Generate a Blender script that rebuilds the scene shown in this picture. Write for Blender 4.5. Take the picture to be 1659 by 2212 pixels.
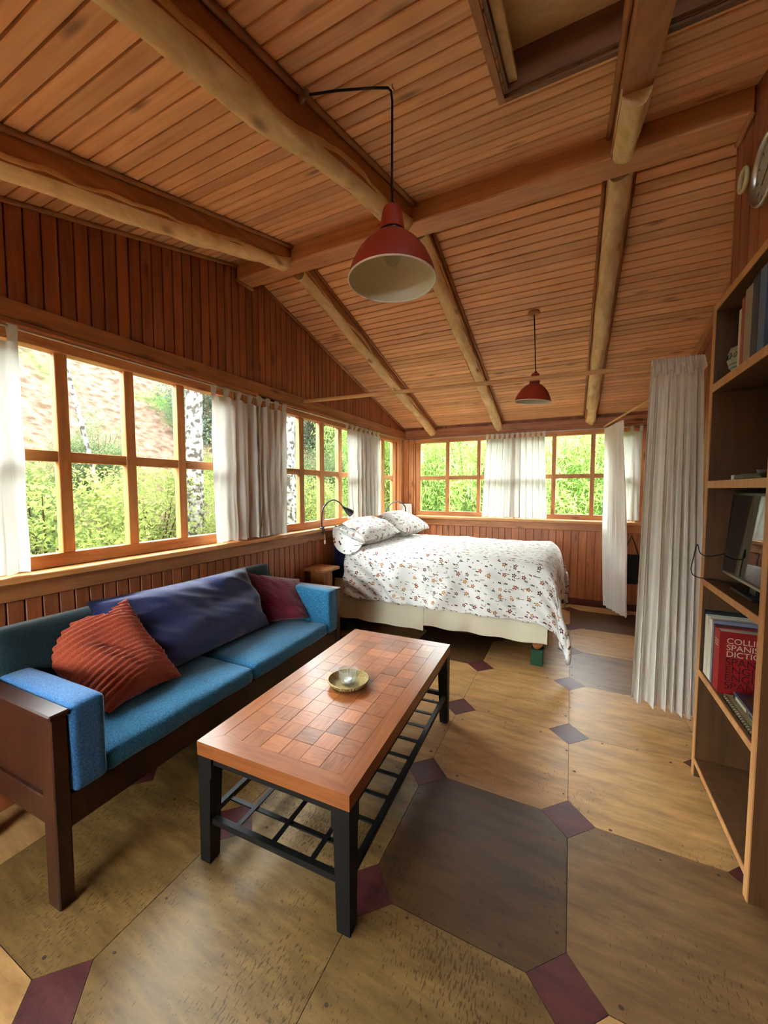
import bpy, math, random
import numpy as np
from mathutils import Vector, Matrix, noise as mnoise

random.seed(7); rng = np.random.default_rng(7)
for o in list(bpy.data.objects): bpy.data.objects.remove(o)
scn = bpy.context.scene
COL = scn.collection
R = math.radians

# ------------------------------------------------------------------ camera, sky, exposure
cam_d = bpy.data.cameras.new('camera'); cam = bpy.data.objects.new('camera', cam_d); COL.objects.link(cam)
cam_d.sensor_fit = 'HORIZONTAL'; cam_d.sensor_width = 36.0; cam_d.lens = 833.0 / 1659.0 * 36.0
cam_d.clip_start = 0.02; cam_d.clip_end = 200
cam.location = (0, 0, 1.5); cam.rotation_euler = (R(90 - 3.4), 0, R(25.9))
scn.camera = cam

SKY = 44.0
world = bpy.data.worlds.new('overcast_sky'); scn.world = world; world.use_nodes = True
wn = world.node_tree.nodes; wl = world.node_tree.links; wn.clear()
wo = wn.new('ShaderNodeOutputWorld'); wb = wn.new('ShaderNodeBackground')
wb.inputs['Color'].default_value = (0.86, 0.94, 1.0, 1); wb.inputs['Strength'].default_value = SKY
wl.new(wb.outputs[0], wo.inputs[0])
vs = scn.view_settings
vs.view_transform = 'Standard'; vs.look = 'None'; vs.gamma = 1.0; vs.use_curve_mapping = False
vs.exposure = 0.0

# ------------------------------------------------------------------ helpers
def lin(h):
    h = h.lstrip('#'); c = [int(h[i:i+2], 16) / 255 for i in (0, 2, 4)]
    return tuple((v / 12.92 if v <= .04045 else ((v + .055) / 1.055) ** 2.4) for v in c) + (1,)

def mesh(name, verts, faces, mat=None, smooth=False, uv=None, mats=None, fmat=None):
    me = bpy.data.meshes.new(name)
    me.from_pydata([tuple(v) for v in verts], [], [tuple(f) for f in faces])
    if mats:
        for m in mats: me.materials.append(m)
        if fmat is not None: me.polygons.foreach_set('material_index', fmat)
    elif mat: me.materials.append(mat)
    if smooth: me.polygons.foreach_set('use_smooth', [True] * len(me.polygons))
    if uv is not None:
        l = me.uv_layers.new(name='UVMap')
        vi = np.empty(len(me.loops), np.int32); me.loops.foreach_get('vertex_index', vi)
        l.data.foreach_set('uv', np.asarray(uv, np.float32)[vi].ravel())
    me.update()
    return me

def obj(name, me, parent=None, loc=None, rot=None):
    o = bpy.data.objects.new(name, me); COL.objects.link(o)
    if parent is not None: o.parent = parent
    if loc is not None: o.location = loc
    if rot is not None: o.rotation_euler = rot
    return o

def tag(o, label=None, cat=None, group=None, kind=None):
    if label: o['label'] = label
    if cat: o['category'] = cat
    if group: o['group'] = group
    if kind: o['kind'] = kind
    return o

def thing(name, label, cat, loc=(0, 0, 0), rot=(0, 0, 0), group=None):
    o = bpy.data.objects.new(name, None); COL.objects.link(o)
    o.empty_display_size = .1; o.location = loc; o.rotation_euler = rot
    return tag(o, label, cat, group)

def struct(name, label=None, loc=(0, 0, 0), me=None):
    o = bpy.data.objects.new(name, me); COL.objects.link(o); o.location = loc
    return tag(o, label, None, None, 'structure')

class G:
    def __init__(s): s.v = []; s.f = []
    def add(s, V, F):
        n = len(s.v); s.v += [tuple(v) for v in V]; s.f += [tuple(i + n for i in f) for f in F]; return s
    def box(s, x0, x1, y0, y1, z0, z1, c=0.0):
        if c <= 0:
            V = [(x0,y0,z0),(x1,y0,z0),(x1,y1,z0),(x0,y1,z0),(x0,y0,z1),(x1,y0,z1),(x1,y1,z1),(x0,y1,z1)]
            F = [(0,3,2,1),(4,5,6,7),(0,1,5,4),(1,2,6,5),(2,3,7,6),(3,0,4,7)]
            return s.add(V, F)
        V, F = rbox(x0, x1, y0, y1, z0, z1, c); return s.add(V, F)
    def tube(s, pts, r, n=8, caps=True):
        V, F = tube(pts, r, n, caps); return s.add(V, F)
    def prism(s, poly, e):   # polygon list of 3D pts extruded by vector e
        n = len(poly); e = Vector(e)
        V = [Vector(p) for p in poly] + [Vector(p) + e for p in poly]
        F = [tuple(range(n - 1, -1, -1)), tuple(range(n, 2 * n))] + [(i, (i + 1) % n, n + (i + 1) % n, n + i) for i in range(n)]
        return s.add(V, F)
    def lathe(s, prof, n=32, c=(0, 0, 0), mod=None):
        V = []; F = []; m = len(prof)
        for i in range(n):
            a = 2 * math.pi * i / n
            for j, (r, z) in enumerate(prof):
                rr = r * (mod(a, j) if mod else 1)
                V.append((c[0] + rr * math.cos(a), c[1] + rr * math.sin(a), c[2] + z))
        for i in range(n):
            k = (i + 1) % n
            for j in range(m - 1):
                F.append((i * m + j, k * m + j, k * m + j + 1, i * m + j + 1))
        return s.add(V, F)
    def me(s, name, mat=None, smooth=False): return mesh(name, s.v, s.f, mat, smooth)

def rbox(x0, x1, y0, y1, z0, z1, c):
    # chamfered box, 24 verts
    X = (x0, x1); Y = (y0, y1); Z = (z0, z1); V = []; idx = {}
    for i in (0, 1):
        for j in (0, 1):
            for k in (0, 1):
                dx = c if i == 0 else -c; dy = c if j == 0 else -c; dz = c if k == 0 else -c
                for ax, p in (('x', (X[i], Y[j] + dy, Z[k] + dz)), ('y', (X[i] + dx, Y[j], Z[k] + dz)), ('z', (X[i] + dx, Y[j] + dy, Z[k]))):
                    idx[(i, j, k, ax)] = len(V); V.append(p)
    g = lambda i, j, k, a: idx[(i, j, k, a)]
    F = []
    for i in (0, 1):
        q = [g(i,0,0,'x'), g(i,1,0,'x'), g(i,1,1,'x'), g(i,0,1,'x')]; F.append(q if i else q[::-1])
        q = [g(0,i,0,'y'), g(0,i,1,'y'), g(1,i,1,'y'), g(1,i,0,'y')]; F.append(q if i else q[::-1])
        q = [g(0,0,i,'z'), g(1,0,i,'z'), g(1,1,i,'z'), g(0,1,i,'z')]; F.append(q if i else q[::-1])
    for a in (0, 1):
        for b in (0, 1):
            s = 1 if a == b else -1
            q = [g(a,b,0,'x'), g(a,b,0,'y'), g(a,b,1,'y'), g(a,b,1,'x')]; F.append(q if s > 0 else q[::-1])
            q = [g(a,0,b,'z'), g(a,0,b,'x'), g(a,1,b,'x'), g(a,1,b,'z')]; F.append(q if s > 0 else q[::-1])
            q = [g(0,a,b,'y'), g(0,a,b,'z'), g(1,a,b,'z'), g(1,a,b,'y')]; F.append(q if s > 0 else q[::-1])
            for k in (0, 1):
                t = [g(a,b,k,'x'), g(a,b,k,'y'), g(a,b,k,'z')]
                F.append(t)
    return V, F

def tube(pts, r, n=8, caps=True):
    pts = [Vector(p) for p in pts]; m = len(pts); V = []; F = []
    rs = r if isinstance(r, (list, tuple)) else [r] * m
    prev = None
    for i, p in enumerate(pts):
        t = (pts[min(i + 1, m - 1)] - pts[max(i - 1, 0)]).normalized()
        if prev is None:
            a = Vector((0, 0, 1)) if abs(t.z) < .9 else Vector((1, 0, 0)); u = t.cross(a).normalized()
        else:
            u = (prev - t * prev.dot(t)).normalized()
        prev = u; w = t.cross(u)
        for k in range(n):
            ang = 2 * math.pi * k / n
            V.append(p + (u * math.cos(ang) + w * math.sin(ang)) * rs[i])
    for i in range(m - 1):
        for k in range(n):
            F.append((i * n + k, i * n + (k + 1) % n, (i + 1) * n + (k + 1) % n, (i + 1) * n + k))
    if caps:
        F.append(tuple(range(n - 1, -1, -1))); F.append(tuple(range((m - 1) * n, m * n)))
    return V, F

def B(name, parent, mat, *b, c=0.0):
    g = G(); g.box(*b, c=c); return obj(name, g.me(name, mat), parent)

def sm(o, ang=40):
    me = o.data
    me.polygons.foreach_set('use_smooth', [True] * len(me.polygons))
    return o

def soft(x0, x1, y0, y1, z0, z1, r=.04, n=14, bulge=(0, 0, 0), nz=.004, seed=0):
    """rounded, slightly bulging upholstery block: returns verts, faces"""
    c = np.array([(x0+x1)/2, (y0+y1)/2, (z0+z1)/2]); h = np.array([(x1-x0)/2, (y1-y0)/2, (z1-z0)/2])
    V = []; F = []; key = {}
    def vid(p):
        k = tuple(np.round(p, 5))
        if k not in key: key[k] = len(V); V.append(np.array(p, float))
        return key[k]
    t = np.linspace(-1, 1, n + 1); t = np.sign(t) * (1 - (1 - np.abs(t)) ** 1.5)
    for ax in range(3):
        for sg in (-1, 1):
            a, b = (ax + 1) % 3, (ax + 2) % 3
            for i in range(n):
                for j in range(n):
                    q = []
                    for (ii, jj) in ((i, j), (i+1, j), (i+1, j+1), (i, j+1)):
                        p = np.zeros(3); p[ax] = sg; p[a] = t[ii]; p[b] = t[jj]; q.append(vid(p))
                    F.append(tuple(q) if sg > 0 else tuple(q[::-1]))
    out = []
    for p in V:
        pos = p * h
        inner = np.clip(pos, -(h - r), h - r); d = pos - inner; L = np.linalg.norm(d)
        if L > 1e-9: pos = inner + d / L * r
        for ax in range(3):
            if bulge[ax]:
                a, b = (ax + 1) % 3, (ax + 2) % 3
                pos[ax] += np.sign(p[ax]) * bulge[ax] * (1 - p[a] ** 2) * (1 - p[b] ** 2) * abs(p[ax])
        pos = pos + c
        if nz:
            nv = mnoise.noise_vector(Vector(pos * 5.0) + Vector((seed * 7.1, 0, 0))); pos = pos + np.array(nv) * nz
        out.append(pos)
    return out, F

def pillow(corners, thick, n=28, ribs=0, amp=0.0, wr=.012, seed=0, pinch=.10, p=2.4):
    """square cushion spanned by four corners (a,b,c,d in order); closed surface"""
    A, Bc, Cc, D = [np.array(q, float) for q in corners]
    nrm = np.cross(Bc - A, D - A); nrm /= np.linalg.norm(nrm)
    V = []; F = []; UV = []
    def pt(u, v, sg):
        # inward scoop of the edges, leaving pointed corners
        uu = u * 2 - 1; vv = v * 2 - 1
        su = uu * (1 - pinch * (1 - abs(vv) ** 2)); sv = vv * (1 - pinch * (1 - abs(uu) ** 2))
        a = (su + 1) / 2; b = (sv + 1) / 2
        P = A * (1-a) * (1-b) + Bc * a * (1-b) + Cc * a * b + D * (1-a) * b
        hgt = ((1 - abs(uu) ** p) * (1 - abs(vv) ** p)) ** .55 * thick / 2
        w = mnoise.noise(Vector((u * 3.2 + seed, v * 3.2, sg * .7 + seed * 1.3))) * wr * 1.6
        w += abs(mnoise.noise(Vector((u * 6 + v * 5 + seed, v * 2 - u * 2, seed)))) * -wr * 1.3
        if ribs: w += amp * (abs(math.sin(math.pi * ribs * (v + .03 * math.sin(u * 5 + seed)))) - .5)
        e = min(1, hgt / (thick * .12))
        return P + nrm * (sg * (hgt + w * e))
    m = n + 1; nv = n if not ribs else max(n, ribs * 4); mv = nv + 1
    for sg in (1, -1):
        o = len(V)
        for i in range(m):
            for j in range(mv):
                V.append(pt(i / n, j / nv, sg)); UV.append((i / n, j / nv))
        for i in range(n):
            for j in range(nv):
                q = (o + i*mv + j, o + (i+1)*mv + j, o + (i+1)*mv + j + 1, o + i*mv + j + 1)
                F.append(q if sg > 0 else q[::-1])
    return V, F, UV

# ------------------------------------------------------------------ materials
MATS = {}
def new_mat(name):
    m = bpy.data.materials.new(name); m.use_nodes = True
    nt = m.node_tree; b = nt.nodes['Principled BSDF']; MATS[name] = m
    return m, nt.nodes, nt.links, b

def plain(name, col, rough=.5, metal=0, spec=.5, bump=0, bscale=60, var=0.0):
    m, N, L, b = new_mat(name); c = lin(col) if isinstance(col, str) else col
    b.inputs['Base Color'].default_value = c; b.inputs['Roughness'].default_value = rough
    b.inputs['Metallic'].default_value = metal; b.inputs['Specular IOR Level'].default_value = spec
    if bump or var:
        tc = N.new('ShaderNodeTexCoord'); nz = N.new('ShaderNodeTexNoise'); nz.inputs['Scale'].default_value = bscale
        nz.inputs['Detail'].default_value = 4; L.new(tc.outputs['Object'], nz.inputs['Vector'])
        if bump:
            bp = N.new('ShaderNodeBump'); bp.inputs['Strength'].default_value = bump; bp.inputs['Distance'].default_value = .004
            L.new(nz.outputs['Fac'], bp.inputs['Height']); L.new(bp.outputs[0], b.inputs['Normal'])
        if var:
            r = N.new('ShaderNodeValToRGB')
            r.color_ramp.elements[0].position = .3; r.color_ramp.elements[1].position = .7
            r.color_ramp.elements[0].color = tuple(x * (1 - var) for x in c[:3]) + (1,)
            r.color_ramp.elements[1].color = tuple(min(1, x * (1 + var)) for x in c[:3]) + (1,)
            L.new(nz.outputs['Fac'], r.inputs[0]); L.new(r.outputs[0], b.inputs['Base Color'])
    return m

def wood(name, dark, light, axis='x', rough=.45, knots=True, vary=.25, grain=30, bump=.15, stretch=.06, ring=0.0, blotch=.5, spec=.4):
    m, N, L, b = new_mat(name)
    tc = N.new('ShaderNodeTexCoord'); oi = N.new('ShaderNodeObjectInfo')
    mul = N.new('ShaderNodeMath'); mul.operation = 'MULTIPLY'; mul.inputs[1].default_value = 53.0
    L.new(oi.outputs['Random'], mul.inputs[0])
    cmb = N.new('ShaderNodeCombineXYZ')
    for i in range(3): L.new(mul.outputs[0], cmb.inputs[i])
    add = N.new('ShaderNodeVectorMath'); add.operation = 'ADD'
    L.new(tc.outputs['Object'], add.inputs[0]); L.new(cmb.outputs[0], add.inputs[1])
    sc = {'x': (stretch, 1, 1), 'y': (1, stretch, 1), 'z': (1, 1, stretch)}[axis]
    mp = N.new('ShaderNodeMapping'); mp.inputs['Scale'].default_value = tuple(s * grain for s in sc)
    L.new(add.outputs[0], mp.inputs['Vector'])
    n1 = N.new('ShaderNodeTexNoise'); n1.inputs['Scale'].default_value = 1.0; n1.inputs['Detail'].default_value = 5
    n1.inputs['Roughness'].default_value = .62; n1.inputs['Distortion'].default_value = .6 + ring
    L.new(mp.outputs[0], n1.inputs['Vector'])
    n2 = N.new('ShaderNodeTexNoise'); n2.inputs['Scale'].default_value = 3.0; n2.inputs['Detail'].default_value = 3
    L.new(add.outputs[0], n2.inputs['Vector'])
    mx = N.new('ShaderNodeMath'); mx.operation = 'MULTIPLY_ADD'
    L.new(n2.outputs['Fac'], mx.inputs[0]); mx.inputs[1].default_value = blotch; L.new(n1.outputs['Fac'], mx.inputs[2])
    rp = N.new('ShaderNodeValToRGB'); e = rp.color_ramp.elements
    e[0].position = .45; e[1].position = .98; e[0].color = lin(dark); e[1].color = lin(light)
    L.new(mx.outputs[0], rp.inputs[0])
    col = rp.outputs[0]
    if knots:
        ks = {'x': (3, 11, 11), 'y': (11, 3, 11), 'z': (11, 11, 3)}[axis]
        mk = N.new('ShaderNodeMapping'); mk.inputs['Scale'].default_value = ks; L.new(add.outputs[0], mk.inputs['Vector'])
        vo = N.new('ShaderNodeTexVoronoi'); vo.inputs['Scale'].default_value = .75; L.new(mk.outputs[0], vo.inputs['Vector'])
        kr = N.new('ShaderNodeValToRGB'); kr.color_ramp.elements[0].position = .05; kr.color_ramp.elements[1].position = .17
        kr.color_ramp.elements[0].color = (.22, .16, .13, 1); kr.color_ramp.elements[1].color = (1, 1, 1, 1)
        L.new(vo.outputs['Distance'], kr.inputs[0])
        mm = N.new('ShaderNodeMix'); mm.data_type = 'RGBA'; mm.blend_type = 'MULTIPLY'; mm.inputs[0].default_value = .75
        L.new(col, mm.inputs[6]); L.new(kr.outputs[0], mm.inputs[7]); col = mm.outputs[2]
    hs = N.new('ShaderNodeHueSaturation')
    mr = N.new('ShaderNodeMapRange'); mr.inputs['To Min'].default_value = 1 - vary; mr.inputs['To Max'].default_value = 1 + vary
    L.new(oi.outputs['Random'], mr.inputs['Value']); L.new(mr.outputs[0], hs.inputs['Value']); L.new(col, hs.inputs['Color'])
    L.new(hs.outputs[0], b.inputs['Base Color'])
    b.inputs['Roughness'].default_value = rough; b.inputs['Specular IOR Level'].default_value = spec
    if bump:
        bp = N.new('ShaderNodeBump'); bp.inputs['Strength'].default_value = bump; bp.inputs['Distance'].default_value = .002
        L.new(n1.outputs['Fac'], bp.inputs['Height']); L.new(bp.outputs[0], b.inputs['Normal'])
    return m

def fabric(name, c1, c2, scale=260, rough=.9, bump=.4, sheen=.2):
    m, N, L, b = new_mat(name)
    tc = N.new('ShaderNodeTexCoord')
    outs = []
    for s in ((scale, scale * .3, scale), (scale * .3, scale, scale * .3)):
        mp = N.new('ShaderNodeMapping'); mp.inputs['Scale'].default_value = s; L.new(tc.outputs['Object'], mp.inputs['Vector'])
        nz = N.new('ShaderNodeTexNoise'); nz.inputs['Scale'].default_value = 1; nz.inputs['Detail'].default_value = 2
        L.new(mp.outputs[0], nz.inputs['Vector']); outs.append(nz.outputs['Fac'])
    ad = N.new('ShaderNodeMath'); ad.operation = 'ADD'; L.new(outs[0], ad.inputs[0]); L.new(outs[1], ad.inputs[1])
    rp = N.new('ShaderNodeValToRGB'); e = rp.color_ramp.elements; e[0].position = .75/1.0 - .0; e[1].position = 1.0
    hf = N.new('ShaderNodeMath'); hf.operation = 'MULTIPLY'; hf.inputs[1].default_value = .85; L.new(ad.outputs[0], hf.inputs[0])
    e[0].color = lin(c1); e[1].color = lin(c2); L.new(hf.outputs[0], rp.inputs[0])
    L.new(rp.outputs[0], b.inputs['Base Color']); b.inputs['Roughness'].default_value = rough
    b.inputs['Specular IOR Level'].default_value = .15; b.inputs['Sheen Weight'].default_value = sheen
    bp = N.new('ShaderNodeBump'); bp.inputs['Strength'].default_value = bump; bp.inputs['Distance'].default_value = .002
    L.new(ad.outputs[0], bp.inputs['Height']); L.new(bp.outputs[0], b.inputs['Normal'])
    return m

def cloth(name, col, trans=.45, scale=400):
    m, N, L, b = new_mat(name); N.remove(b)
    out = N['Material Output']
    d = N.new('ShaderNodeBsdfDiffuse'); t = N.new('ShaderNodeBsdfTranslucent'); mx = N.new('ShaderNodeMixShader')
    d.inputs[0].default_value = lin(col); t.inputs[0].default_value = lin(col); mx.inputs[0].default_value = trans
    tc = N.new('ShaderNodeTexCoord'); nz = N.new('ShaderNodeTexNoise'); nz.inputs['Scale'].default_value = 45; nz.inputs['Detail'].default_value = 5
    L.new(tc.outputs['Object'], nz.inputs['Vector'])
    bp = N.new('ShaderNodeBump'); bp.inputs['Strength'].default_value = .25; bp.inputs['Distance'].default_value = .003
    L.new(nz.outputs['Fac'], bp.inputs['Height']); L.new(bp.outputs[0], d.inputs['Normal'])
    L.new(d.outputs[0], mx.inputs[1]); L.new(t.outputs[0], mx.inputs[2]); L.new(mx.outputs[0], out.inputs[0])
    return m

def glass_pane(name, ior=1.35, milk=0.0, rough=.02):
    m, N, L, b = new_mat(name); N.remove(b); out = N['Material Output']
    t = N.new('ShaderNodeBsdfTransparent'); t.inputs[0].default_value = (.95, .97, .95, 1)
    g = N.new('ShaderNodeBsdfGlossy'); g.inputs['Roughness'].default_value = rough
    fr = N.new('ShaderNodeFresnel'); gb_ = N.new('ShaderNodeNewGeometry'); im = N.new('ShaderNodeMapRange'); im.inputs['To Min'].default_value = ior; im.inputs['To Max'].default_value = 1 / ior; L.new(gb_.outputs['Backfacing'], im.inputs['Value']); L.new(im.outputs[0], fr.inputs[0])
    mx = N.new('ShaderNodeMixShader'); L.new(fr.outputs[0], mx.inputs[0]); L.new(t.outputs[0], mx.inputs[1]); L.new(g.outputs[0], mx.inputs[2])
    sh = mx.outputs[0]
    if milk:
        d = N.new('ShaderNodeBsdfDiffuse'); d.inputs[0].default_value = (.9, .93, .95, 1)
        m2 = N.new('ShaderNodeMixShader'); m2.inputs[0].default_value = milk; L.new(sh, m2.inputs[1]); L.new(d.outputs[0], m2.inputs[2]); sh = m2.outputs[0]
    L.new(sh, out.inputs[0]); return m

def leaf(name, c1, c2, trans=.4, scale=1.3):
    m, N, L, b = new_mat(name); N.remove(b); out = N['Material Output']
    tc = N.new('ShaderNodeTexCoord'); oi = N.new('ShaderNodeObjectInfo')
    nz = N.new('ShaderNodeTexNoise'); nz.inputs['Scale'].default_value = scale; nz.inputs['Detail'].default_value = 6
    L.new(tc.outputs['Object'], nz.inputs['Vector'])
    ad = N.new('ShaderNodeMath'); ad.operation = 'MULTIPLY_ADD'; ad.inputs[1].default_value = .35
    L.new(oi.outputs['Random'], ad.inputs[0]); L.new(nz.outputs['Fac'], ad.inputs[2])
    rp = N.new('ShaderNodeValToRGB'); e = rp.color_ramp.elements; e[0].position = .42; e[1].position = .88
    e[0].color = lin(c1); e[1].color = lin(c2); L.new(ad.outputs[0], rp.inputs[0])
    d = N.new('ShaderNodeBsdfDiffuse'); t = N.new('ShaderNodeBsdfTranslucent'); mx = N.new('ShaderNodeMixShader'); mx.inputs[0].default_value = trans
    L.new(rp.outputs[0], d.inputs[0]); L.new(rp.outputs[0], t.inputs[0])
    L.new(d.outputs[0], mx.inputs[1]); L.new(t.outputs[0], mx.inputs[2]); L.new(mx.outputs[0], out.inputs[0]); return m

W_ceil = wood('pine_ceiling_boards', '#cd915d', '#eebb85', 'x', .5, True, .16)
W_beam = wood('stained_ridge_beam', '#a4683a', '#d29a62', 'x', .5, True, .05)
W_raf = wood('stained_rafter_sides', '#7c4a2a', '#b0743f', 'y', .55, False, .1)
W_log = wood('peeled_log', '#c79f62', '#f3dca6', 'y', .7, True, .08, grain=18, bump=.5, stretch=.25)
W_gable = wood('stained_wall_planks', '#71391f', '#a65d34', 'z', .5, True, .16)
W_trimy = wood('stained_trim_along_y', '#7d4827', '#b87743', 'y', .45, True, .12)
W_trimx = wood('stained_trim_along_x', '#7d4827', '#b87743', 'x', .45, True, .12)
W_sashy = wood('window_sash_along_y', '#96562b', '#cf8c4f', 'y', .45, True, .12)
W_sashx = wood('window_sash_along_x', '#96562b', '#cf8c4f', 'x', .45, True, .12)
W_sashz = wood('window_sash_upright', '#96562b', '#cf8c4f', 'z', .45, True, .12)
W_sofa = wood('dark_sofa_frame', '#1e0d08', '#41200f', 'z', .35, False, .1)
W_par = wood('oak_parquet', '#4e2410', '#95552a', 'x', .3, False, .3, grain=45, ring=1.6, blotch=.7, stretch=.12)
W_pary = wood('oak_table_border_long', '#693618', '#925328', 'y', .3, False, .05, grain=40, ring=.6)
W_parx = wood('oak_table_border_short', '#693618', '#925328', 'x', .3, False, .05, grain=40, ring=.6)
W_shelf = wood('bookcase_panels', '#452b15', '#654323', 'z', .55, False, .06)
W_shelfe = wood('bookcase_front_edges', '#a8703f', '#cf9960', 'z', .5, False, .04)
W_ply = wood('hatch_plywood', '#cdae78', '#ecd6a6', 'x', .6, False, 0, grain=7, ring=2.2, stretch=.4)
W_stool = wood('pine_pedestal', '#8a5028', '#c98b52', 'z', .5, True, .05)
W_dark = plain('dark_backing', '#2a140a', .9)
M_shell = plain('outer_cladding', '#5a3b26', .9)

# window light-weight materials
M_glass = glass_pane('window_glass')
M_cur = cloth('white_cotton_curtain', '#d6d2c6', .27)
M_cur2 = cloth('heavy_white_curtain', '#f2ede2', .22)
M_steel = plain('brushed_steel', '#b8b4ac', .35, 1)
M_black = plain('black_painted_steel', '#0c0b0a', .5, 0, .3, .1, 90)
M_blackp = plain('black_plastic', '#141415', .4)
M_blue = fabric('teal_blue_weave', '#1a4a66', '#2f7396', 420)
M_bluelit = fabric('blue_weave_lit_arm', '#23507c', '#3c6f9f', 420)  # bluer copy of the sofa weave, window light put into its colour
M_teal = fabric('dark_teal_weave', '#0a191d', '#132b31', 420)
M_navy = fabric('navy_cotton', '#15163a', '#23265c', 500, sheen=.35)
M_rust = fabric('rust_corduroy', '#8a3620', '#a5492d', 420, bump=.15, sheen=.3)
M_mar = fabric('maroon_corduroy', '#551424', '#6d1c2d', 420, bump=.15, sheen=.3)
M_navysheet = plain('navy_sheet', '#15132f', .9, 0, .2)
M_cream = cloth('cream_bed_skirt', '#e9dfc2', .1)
M_green = plain('green_painted_block', '#1f4a30', .6, 0, .4, .1)
M_red = plain('red_enamel', '#96301d', .55, 0, .35, .06, 300)
M_white = plain('white_enamel', '#e8e6d6', .4)
M_cord = plain('black_cord', '#120d0c', .6)
M_paperw = plain('white_paper', '#d8d3c4', .8)
M_card = plain('ceramic_tile', '#dedace', .3)

# ------------------------------------------------------------------ dimensions
XL, XR, YB, YF = -2.35, 0.98, 5.537, -1.6
RY = 2.327; RZ = 3.229                      # ridge
MF, MB = .287, -.2525                       # slopes (front rises towards ridge, back falls)
def ceil_z(y): return RZ + (y - RY) * (MF if y < RY else MB)
SILL = 1.10; GB, GT = 1.17, 2.19; MZ0, MZ1 = 1.64, 1.695

# ================================================================== FLOOR
floor = struct('floor', 'plywood floor of clipped squares with small burgundy diamonds')
B('subfloor', floor, W_dark, XL - .1, XR + .05, YF - .1, YB + .1, -.12, -.014)

def floor_mat(name, dark, light, spot=.0):
    m, N, L, b = new_mat(name)
    tc = N.new('ShaderNodeTexCoord'); oi = N.new('ShaderNodeObjectInfo')
    mul = N.new('ShaderNodeMath'); mul.operation = 'MULTIPLY'; mul.inputs[1].default_value = 31
    L.new(oi.outputs['Random'], mul.inputs[0]); cm = N.new('ShaderNodeCombineXYZ')
    L.new(mul.outputs[0], cm.inputs[0]); L.new(mul.outputs[0], cm.inputs[1])
    ad = N.new('ShaderNodeVectorMath'); L.new(tc.outputs['Object'], ad.inputs[0]); L.new(cm.outputs[0], ad.inputs[1])
    mp = N.new('ShaderNodeMapping'); mp.inputs['Scale'].default_value = (1.6, 7, 1); mp.inputs['Rotation'].default_value = (0, 0, .5); L.new(ad.outputs[0], mp.inputs['Vector'])
    n1 = N.new('ShaderNodeTexNoise'); n1.inputs['Scale'].default_value = 2.2; n1.inputs['Detail'].default_value = 9; n1.inputs['Roughness'].default_value = .68
    L.new(mp.outputs[0], n1.inputs['Vector'])
    rp = N.new('ShaderNodeValToRGB'); e = rp.color_ramp.elements; e[0].position = .34; e[1].position = .64
    e[0].color = lin(dark); e[1].color = lin(light); L.new(n1.outputs['Fac'], rp.inputs[0])
    # worn-through dark flecks
    mp2 = N.new('ShaderNodeMapping'); mp2.inputs['Scale'].default_value = (150, 45, 1); mp2.inputs['Rotation'].default_value = (0, 0, .75); L.new(ad.outputs[0], mp2.inputs['Vector'])
    n2 = N.new('ShaderNodeTexNoise'); n2.inputs['Scale'].default_value = 1; n2.inputs['Detail'].default_value = 2; L.new(mp2.outputs[0], n2.inputs['Vector'])
    n3 = N.new('ShaderNodeTexNoise'); n3.inputs['Scale'].default_value = 2.6; L.new(ad.outputs[0], n3.inputs['Vector'])
    s = N.new('ShaderNodeMath'); s.operation = 'MULTIPLY_ADD'; s.inputs[1].default_value = .55; L.new(n3.outputs['Fac'], s.inputs[0]); L.new(n2.outputs['Fac'], s.inputs[2])
    r2 = N.new('ShaderNodeValToRGB'); r2.color_ramp.elements[0].position = .965 - spot; r2.color_ramp.elements[1].position = 1.0 - spot
    r2.color_ramp.elements[0].color = (1, 1, 1, 1); r2.color_ramp.elements[1].color = (.34, .28, .22, 1); L.new(s.outputs[0], r2.inputs[0])
    mx = N.new('ShaderNodeMix'); mx.data_type = 'RGBA'; mx.blend_type = 'MULTIPLY'; mx.inputs[0].default_value = .8
    L.new(rp.outputs[0], mx.inputs[6]); L.new(r2.outputs[0], mx.inputs[7])
    hs = N.new('ShaderNodeHueSaturation'); mr = N.new('ShaderNodeMapRange'); mr.inputs['To Min'].default_value = .9; mr.inputs['To Max'].default_value = 1.1
    L.new(oi.outputs['Random'], mr.inputs['Value']); L.new(mr.outputs[0], hs.inputs['Value']); L.new(mx.outputs[2], hs.inputs['Color'])
    L.new(hs.outputs[0], b.inputs['Base Color'])
    rr = N.new('ShaderNodeMapRange'); rr.inputs['To Min'].default_value = .34; rr.inputs['To Max'].default_value = .56
    L.new(n1.outputs['Fac'], rr.inputs['Value']); L.new(rr.outputs[0], b.inputs['Roughness']); b.inputs['Specular IOR Level'].default_value = .38
    bp = N.new('ShaderNodeBump'); bp.inputs['Strength'].default_value = .12; bp.inputs['Distance'].default_value = .003
    L.new(n1.outputs['Fac'], bp.inputs['Height']); L.new(bp.outputs[0], b.inputs['Normal'])
    return m
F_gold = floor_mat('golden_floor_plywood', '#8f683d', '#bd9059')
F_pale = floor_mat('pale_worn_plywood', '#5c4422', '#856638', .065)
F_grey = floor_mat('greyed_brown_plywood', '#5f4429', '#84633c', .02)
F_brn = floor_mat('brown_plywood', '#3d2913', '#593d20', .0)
F_red = floor_mat('burgundy_stained_inset', '#401b1b', '#5e2c2a')

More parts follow.
